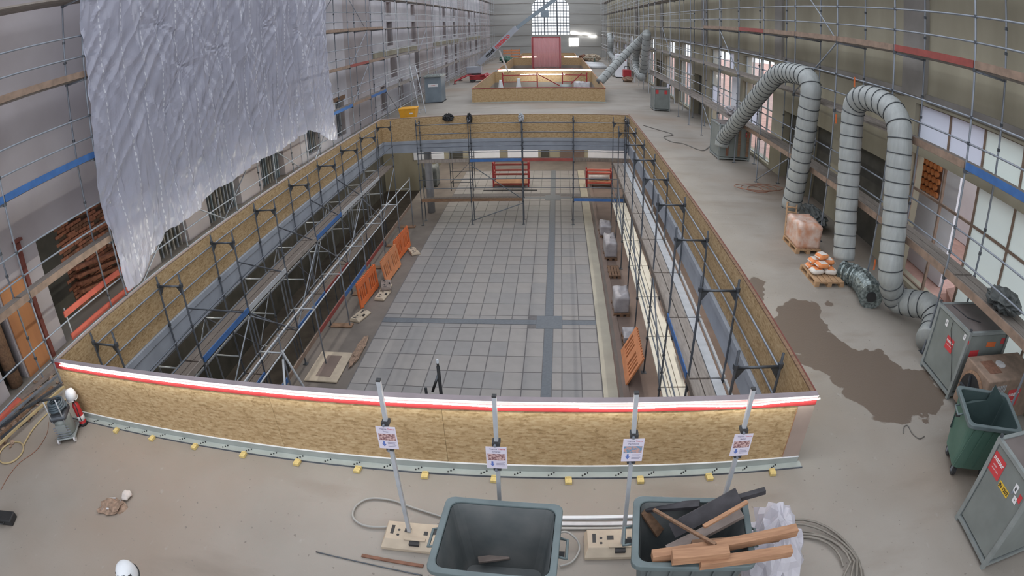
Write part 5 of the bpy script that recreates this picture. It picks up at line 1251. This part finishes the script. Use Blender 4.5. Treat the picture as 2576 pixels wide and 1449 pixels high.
wrapped('dark wrapped stack beside the column on the far lower floor', -8.25, -7.4, 34.2, 35.2, ZL, ZL + 1.25, 'tarp_dark', 11, .06)
fr_ = MB().box(-4.4, -1.2, 33.1, 33.3, ZL + .001, ZL + .03); 
board('steel_frame_bar', 'dark steel bar lying on the tiles in front of the left red rack', (-4.4, 33.2, ZL + .02), (-1.2, 33.2, ZL + .02), .12, .03, 'rubber', 'bar')
sc2 = thing('step_scaffold', 'small dark rolling scaffold right of the column on the lower floor', 'scaffold', (-5.6, 33.6, ZL))
for x in (-6.35, -5.0):
    for y in (33.3, 34.1): tube_part('post', (x, y, ZL), (x, y, ZL + 2.3), .024, 'steel_dark', sc2)
for z in (.5, 1.2, 1.9):
    for y in (33.3, 34.1): tube_part('rung', (-6.35, y, ZL + z), (-5.0, y, ZL + z), .02, 'steel_dark', sc2)
tube_part('brace', (-6.35, 33.3, ZL + .5), (-5.0, 33.3, ZL + 1.9), .018, 'steel_dark', sc2)
# hammer-like black props leaning at the near parapet
q0 = at(1108, 985, y=7.4); q1 = at(1100, 905, y=7.4)
pr1 = thing('prop_jack', 'dark steel prop with a slanted brace rising just behind the near parapet', 'prop', (q0.x, 7.4, ZL))
tube_part('tube', (q0.x, 7.4, ZL), (q1.x, 7.4, q1.z - .12), .028, 'steel_dark', pr1)
tube_part('inner_tube', (q1.x, 7.4, q1.z - .12), (q1.x, 7.4, q1.z), .02, 'galv_light', pr1)
q2 = at(1088, 985, y=7.4); tube_part('brace', (q2.x, 7.4, q2.z), (q1.x, 7.4, q1.z - .25), .022, 'steel_dark', pr1)
tube_part('strut', (q2.x - .12, 7.45, ZL), (q2.x - .12, 7.45, q2.z + .03), .024, 'steel_dark', pr1)
box_part('foot_plate', q0.x - .4, q0.x + .12, 7.3, 7.5, ZL, ZL + .012, 'steel_dark', pr1)
pr2 = thing('prop_jack', 'pale capped scaffold tube rising behind the near parapet at the left', 'prop', (-3.0, 9.0, ZL))
tube_part('tube', (-5.35, 10.5, ZL), at(708, 882, y=10.5), .03, 'galv_light', pr2)
tube_part('arm', at(712, 905, y=10.5), (-5.9, 9.0, -2.6), .028, 'galv_light', pr2)
# black cloths and wrap on the far parapet
crumple('black_cloth', 'black cloth bundle hung over the far parapet, left one', (-5.3, 28.02, 1.12), (.26, .1, .2), 'black', 3, 'cloth', .4)
crumple('black_cloth', 'black cloth bundle hung over the far parapet, next to a post', (-4.25, 28.02, 1.05), (.13, .1, .24), 'black', 5, 'cloth', .4)
crumple('tape_wrap', 'pale blue foil wrapped round a scaffold post at the far parapet', (-1.69, 27.2, 1.15), (.13, .1, .22), 'galv_light', 7, 'wrapping', .4)
# ================================================================== far part of the hall
yb = thing('grit_bin', 'bright yellow grit bin behind the far left corner of the parapet', 'bin', (-9.3, 35.9, 0))
MB().add([(-9.75, 35.5, 0), (-8.85, 35.5, 0), (-8.85, 36.2, 0), (-9.75, 36.2, 0), (-9.85, 35.4, .62), (-8.75, 35.4, .62), (-8.75, 36.3, .62), (-9.85, 36.3, .62)], [(0, 3, 2, 1), (0, 1, 5, 4), (1, 2, 6, 5), (2, 3, 7, 6), (3, 0, 4, 7), (4, 5, 6, 7)]).build('tub', 'yellow', yb)
MB().box(-9.88, -8.72, 35.38, 36.32, .62, .68).build('lid', 'yellow', yb, bevel=.02)
sticker(yb, (-9.05, 35.44, .36), (1, 0, 0), U_, .22, .12, 'sticker_white')
cr = thing('boom_lift', 'grey telescopic boom lift with red outriggers on the left far floor', 'lift', (-8.0, 58.5, 0))
b0, b1, b2 = at(1205, 160, y=58.5), at(1300, 70, y=58.5), at(1400, -4, y=58.5)
bo = MB().bar(b0, b1, .55, .85, (0, 1, 0)).build('outer_boom', 'machine_grey', cr)
MB().bar(b1 - (b1 - b0).normalized()*.1, b2, .36, .52, (0, 1, 0)).build('inner_boom', 'cabinet_blue', cr)
bd_ = (b1 - b0).normalized(); F = frame(b0, bd_, Vector((0, 0, 1)))
def on_boom(tx, s, sz, m):
    o_ = b0 + bd_*s + Vector((0, -.44, 0)); up_ = Vector((-bd_.z, 0, bd_.x))
    text_part('lettering', tx, sz, m, bo, frame(o_, bd_, up_), .01, .02)
on_boom('mateco', 3.3, .62, 'sticker_red'); on_boom('muel', 1.6, .55, 'black')
MB().box(-8.9, -7.4, 58.0, 59.0, .9, 1.6).build('turret', 'machine_grey', cr, bevel=.05)
MB().cyl((-8.0, 58.5, .55), (-8.0, 58.5, .9), .5, 16).build('slew_ring', 'rubber', cr)
MB().box(-8.6, -6.2, 57.8, 59.2, .25, .75).build('chassis', 'machine_red', cr, bevel=.04)
for (x, y) in ((-9.9, 56.8), (-6.5, 56.6), (-9.9, 60.3), (-6.4, 60.4)):
    og = MB().tube([(-7.6, 58.5 + (y - 58.5)*.3, .6), ((x - 7.6)/2, (y + 58.5)/2, .75), (x, y, .3), (x, y, .05)], .09, 6).build('outrigger', 'machine_red', cr)
    MB().cyl((x, y, 0), (x, y, .05), .22, 12).build('foot_pad', 'rubber', og)
for y in (57.9, 59.0):
    for x in (-8.3, -6.6): MB().cyl((x, y - .1, .25), (x, y + .1, .25), .25, 14).build('wheel', 'rubber', cr)
for z in (.6, 1.1): MB().tube([(-6.0, 58.0, z), (-4.6, 58.0, z), (-4.6, 59.0, z), (-6.0, 59.0, z)], .03, 6, True).build('cage_rail', 'frame_grey', cr)
for (x, y) in ((-6.0, 58.0), (-4.6, 58.0), (-4.6, 59.0), (-6.0, 59.0)): tube_part('cage_post', (x, y, .45), (x, y, 1.1), .03, 'frame_grey', cr)
MB().box(-6.0, -4.6, 58.0, 59.0, .4, .46).build('cage_floor', 'frame_grey', cr)
MB().bar((-4.8, 58.5, .9), (-5.6, 58.5, 3.2), .12, .14).build('stay', 'white_dirty', cr)
rc = thing('red_curtain_box', 'translucent red curtained enclosure in the middle of the far hall', 'enclosure', (-1.3, 77.5, 0))
for (x, y) in ((-3.0, 76), (.45, 76), (-3.0, 79), (.45, 79)): box_part('post', x - .06, x + .06, y - .06, y + .06, ZL, 4.2, 'machine_red', rc)
for y in (76, 79): box_part('top_rail', -3.0, .45, y - .05, y + .05, 4.1, 4.2, 'machine_red', rc)
def curt(p0, p1, z0, z1):
    n = 60; vs = []; d = Vector(p1) - Vector(p0); nn = Vector((-d.y, d.x, 0)).normalized()
    for i in range(n + 1):
        q = Vector(p0) + d*(i/n) + nn*(.07*math.sin(i*1.3) + .03*math.sin(i*.7)); vs += [(q.x, q.y, z0), (q.x, q.y, z1)]
    MB().add(vs, [(2*i, 2*i + 2, 2*i + 3, 2*i + 1) for i in range(n)]).build('curtain', 'curtain_red', rc, True)
curt((-3.0, 75.9, 0), (.45, 75.9, 0), .1, 4.1); curt((-3.1, 76, 0), (-3.1, 79, 0), .1, 4.1); curt((.55, 76, 0), (.55, 79, 0), .1, 4.1); curt((-3.0, 79.1, 0), (.45, 79.1, 0), .1, 4.1)
rr_ = thing('safety_railing', 'red steel railing standing in the second floor opening', 'railing', (-.6, 47.0, ZL))
for x in (-4.3, -1.55, .45, 2.4): box_part('post', x - .05, x + .05, 46.95, 47.05, ZL, 1.75, 'machine_red', rr_)
for z in (1.5, .95):
    for (x0, x1) in ((-4.3, -1.55), (.45, 2.4)): box_part('rail', x0, x1, 46.97, 47.03, z, z + .07, 'machine_red', rr_)
MB().bar((-1.5, 47, 1.6), (.3, 47, .6), .07, .07).build('brace', 'machine_red', rr_); MB().bar((1.0, 46.8, .7), (2.0, 46.8, 1.7), .07, .07).build('brace', 'machine_red', rr_)
def cone_sack(label, x, y, h):
    return tag(MB().lathe([(.42, 0), (.40, h*.5), (.3, h*.8), (.12, h), (.1, h + .1)], 14, (x, y, ZL)).build('draped_post', 'white', None, True), label, 'draped post', 'white draped posts in the second opening')
cone_sack('white draped post in the second opening, left one', -4.35, 45.6, 5.4); cone_sack('white draped post in the second opening, beside the red railing', -2.95, 45.6, 5.5)
tag(MB().cyl((.25, 45.5, .45), (1.1, 45.5, .45), .45, 18).build('steel_drum', 'cabinet', None, True), 'grey ribbed drum hanging in the second opening', 'drum')
wrapped('grey sheeted machine in the second opening beside the drum', 1.3, 2.6, 45.2, 46.2, ZL, 1.1, 'wrap', 21, .08)
# distant clutter
of = thing('warning_fence', 'distant pale orange plank fence left of the red curtain', 'fence', (-6.6, 96.0, 0))
for z in (.5, 1.0, 1.5): box_part('board', -8.6, -5.8, 96, 96.05, z, z + .3, 'orange_pale', of)
for x in (-8.5, -7.2, -5.9): box_part('post', x - .05, x + .05, 96.06, 96.14, 0, 1.9, 'timber', of)
for k in range(4): tag(MB().cyl((3.9, 75.5 + 2.2*k, .25 + .02*k), (6.4, 75.7 + 2.2*k, .25), .22, 12).build('plastic_pipe', 'white', None, True), 'thick white pipe lying on the far right floor, %s from the front' % ('first', 'second', 'third', 'fourth')[k], 'pipe', 'white pipes on the far floor')
tg = thing('green_table', 'distant greenish work table right of the red curtain', 'table', (4.7, 84.5, 0))
MB().box(3.8, 5.6, 84, 85, .95, 1.05).build('top', 'cream_strip', tg)
for (x, y) in ((3.95, 84.1), (5.45, 84.1), (3.95, 84.9), (5.45, 84.9)): box_part('leg', x - .04, x + .04, y - .04, y + .04, 0, .95, 'bin_green', tg)
for k, (x, y, s, m, nm, lab) in enumerate(((5.6, 92, 1.2, 'beige_plastic', 'sack_pile', 'distant beige sack pile near the end wall'), (4.6, 94, 1.0, 'rust', 'rust_heap', 'distant rusty heap near the end wall'), (-7.6, 90, 1.0, 'bin_green', 'sack_pile', 'distant greenish sack pile behind the boom lift'))):
    crumple(nm, lab, (x, y, s*.5), (s, s*.7, s*.5), m, k + 20, 'pile', .35)
rg = thing('red_trolley', 'small red trolley on the far right floor before the hanging duct', 'trolley', (7.0, 58.5, 0))
MB().box(6.6, 7.4, 58.1, 58.9, .5, 1.25).build('tank', 'machine_red', rg, bevel=.05); MB().blob((7.05, 58.3, .3), (.55, .5, .3), 4, .2).build('load', 'rubble', rg)
MB().tube([(6.7, 58.5, 1.25), (6.8, 58.5, 1.6), (7.2, 58.5, 1.6), (7.3, 58.5, 1.25)], .04, 6).build('handle', 'rubber', rg)
for x in (6.6, 7.4): MB().cyl((x, 58.2, .15), (x + .06, 58.2, .15), .15, 12).build('wheel', 'rubber', rg)
wl2 = thing('work_light_box', 'white blue control box on the far right floor beside the hanging ducts', 'box', (6.9, 63.0, 0))
MB().box(6.3, 7.5, 62.6, 63.4, .1, 2.6).build('housing', 'outside_white', wl2, bevel=.03); MB().box(6.4, 7.4, 62.58, 62.6, 1.9, 2.3).build('label', 'sticker_red', wl2); MB().box(6.35, 7.45, 62.65, 63.35, 0, .1).build('base', 'rubber', wl2)
# ladder tower beside the left scaffold at the far corner
ld = thing('aluminium_ladder', 'aluminium ladder leaning on the left scaffold beyond the yellow bin', 'ladder', (-9.3, 38.5, 0))
for x in (0, .42): tube_part('stile', (-9.0 + x, 37.6, 0), (-9.9 + x*.9, 39.2, 3.2), .03, 'galv_light', ld)
for i in range(9): k = (i + .7)/9.5; tube_part('rung', (-9.0 - .9*k, 37.6 + 1.6*k, 3.2*k), (-8.58 - .94*k, 37.6 + 1.6*k, 3.2*k), .018, 'galv_light', ld)
# ================================================================== worker at the lower edge of the picture
hp_ = at(316, 1436, z=1.74)
def person(px_, py_):
    t = thing('person', 'person in a white safety helmet with black vents at the lower left edge', 'person', (px_, py_, 0), .6); M = world_of(t)
    J = {'pel': (0, 0, .95, .15), 'waist': (0, 0, 1.08, .145), 'chest': (0, .01, 1.30, .165), 'neckb': (0, .0, 1.47, .085), 'neck': (0, .01, 1.53, .058), 'head': (0, .03, 1.60, .075),
         'hl': (-.10, 0, .90, .10), 'kl': (-.11, .03, .50, .07), 'al': (-.11, -.02, .10, .05), 'tl': (-.12, .13, .04, .045),
         'hr': (.10, 0, .90, .10), 'kr': (.11, .06, .50, .07), 'ar': (.11, .02, .10, .05), 'tr': (.12, .17, .04, .045),
         'sl': (-.19, 0, 1.42, .075), 'el': (-.25, -.02, 1.13, .052), 'wl': (-.25, .1, .90, .036), 'sr': (.19, 0, 1.42, .075), 'er': (.25, -.02, 1.13, .052), 'wr': (.25, .1, .90, .036)}
    E_ = [('pel', 'waist'), ('waist', 'chest'), ('chest', 'neckb'), ('neckb', 'neck'), ('neck', 'head'), ('pel', 'hl'), ('hl', 'kl'), ('kl', 'al'), ('al', 'tl'), ('pel', 'hr'), ('hr', 'kr'), ('kr', 'ar'), ('ar', 'tr'), ('chest', 'sl'), ('sl', 'el'), ('el', 'wl'), ('chest', 'sr'), ('sr', 'er'), ('er', 'wr')]
    ks = list(J)
    for s, w in ((-1, 'wl'), (1, 'wr')):
        bx, by, bz, _ = J[w]; J['p' + w] = (bx, by + .03, bz - .07, .034); ks.append('p' + w); E_.append((w, 'p' + w))
        for f, (dx, ln_) in enumerate(((-.027, .075), (-.009, .085), (.009, .08), (.027, .065))):
            a_, b_ = 'f%s%da' % (w, f), 'f%s%db' % (w, f)
            J[a_] = (bx + dx, by + .045, bz - .07 - ln_*.55, .010); J[b_] = (bx + dx, by + .025, bz - .07 - ln_, .008); ks += [a_, b_]; E_ += [('p' + w, a_), (a_, b_)]
        J['t' + w + '1'] = (bx - s*.035, by + .05, bz - .06, .011); J['t' + w + '2'] = (bx - s*.045, by + .065, bz - .1, .009); ks += ['t' + w + '1', 't' + w + '2']; E_ += [('p' + w, 't' + w + '1'), ('t' + w + '1', 't' + w + '2')]
    me = bpy.data.meshes.new('body'); me.from_pydata([J[k][:3] for k in ks], [(ks.index(a), ks.index(b)) for a, b in E_], []); me.update()
    o = link('body', me, None, t, M); me.materials.append(mat('workwear', (62, 70, 88), .85, var=.15, scale=6))
    sk = o.modifiers.new('skin', 'SKIN')
    for v, k in zip(me.skin_vertices[0].data, ks): v.radius = (J[k][3], J[k][3]); v.use_root = (k == 'pel')
    sb = o.modifiers.new('sub', 'SUBSURF'); sb.levels = 2; sb.render_levels = 2
    hd = MB().blob((0, .04, 1.63), (.078, .1, .125), 1, .03, 16, 12)
    skm = mat('skin', (196, 150, 124), .6, var=.05, scale=8)
    hd.build('head', 'skin', t, True, M)
    MB().blob((0, .145, 1.615), (.014, .02, .028), 2, 0, 8, 6).build('nose', 'skin', t, True, M)
    for s in (-1, 1):
        MB().blob((s*.032, .13, 1.645), (.014, .008, .008), 2, 0, 8, 6).build('eye', 'white', t, True, M)
        MB().blob((s*.08, .035, 1.62), (.012, .025, .035), 2, 0, 8, 6).build('ear', 'skin', t, True, M)
    MB().box(-.025, .025, .13, .137, 1.565, 1.573).build('mouth', 'rust', t, False, M)
    he = MB(); n = 24; pr = [(.001, .15), (.05, .143), (.09, .12), (.118, .08), (.13, .03), (.132, .0), (.122, -.005), (.12, .02)]
    he.lathe(pr, n, (0, 0, 0)); he.v = [(x*.92, y*1.15 + .02, z + 1.665) for x, y, z in he.v]; hm = he.build('helmet', 'white', t, True, M)
    br = MB(); br.lathe([(.134, -.004), (.14, -.008), (.14, -.016), (.134, -.012)], n); br.v = [(x*.92, y*1.2 + .03, z + 1.665) for x, y, z in br.v]; br.build('brim', 'black', hm, True, M)
    for (x, y, z, r_) in ((-.07, .06, 1.762, .3), (-.075, .0, 1.765, .2), (.07, .06, 1.762, -.3), (.075, .0, 1.765, -.2), (-.065, -.06, 1.757, 0), (.065, -.06, 1.757, 0)):
        MB().prism([(x - .018, y - .022, z), (x + .018, y - .012, z + (.012 if x < 0 else -.012)), (x, y + .025, z + .004)], (0, 0, .012)).build('vent', 'black', hm, False, M)
    MB().box(-.018, .018, -.1, -.07, 1.77, 1.786).build('badge', 'steel_dark', hm, False, M)
    for s in (-1, 1):
        MB().box(s*.11 - .055, s*.11 + .055, -.07 if s < 0 else -.03, .2 if s < 0 else .24, .0, .09).build('boot', 'rubber', t, True, M, bevel=.03)
person(hp_.x, hp_.y - .02)
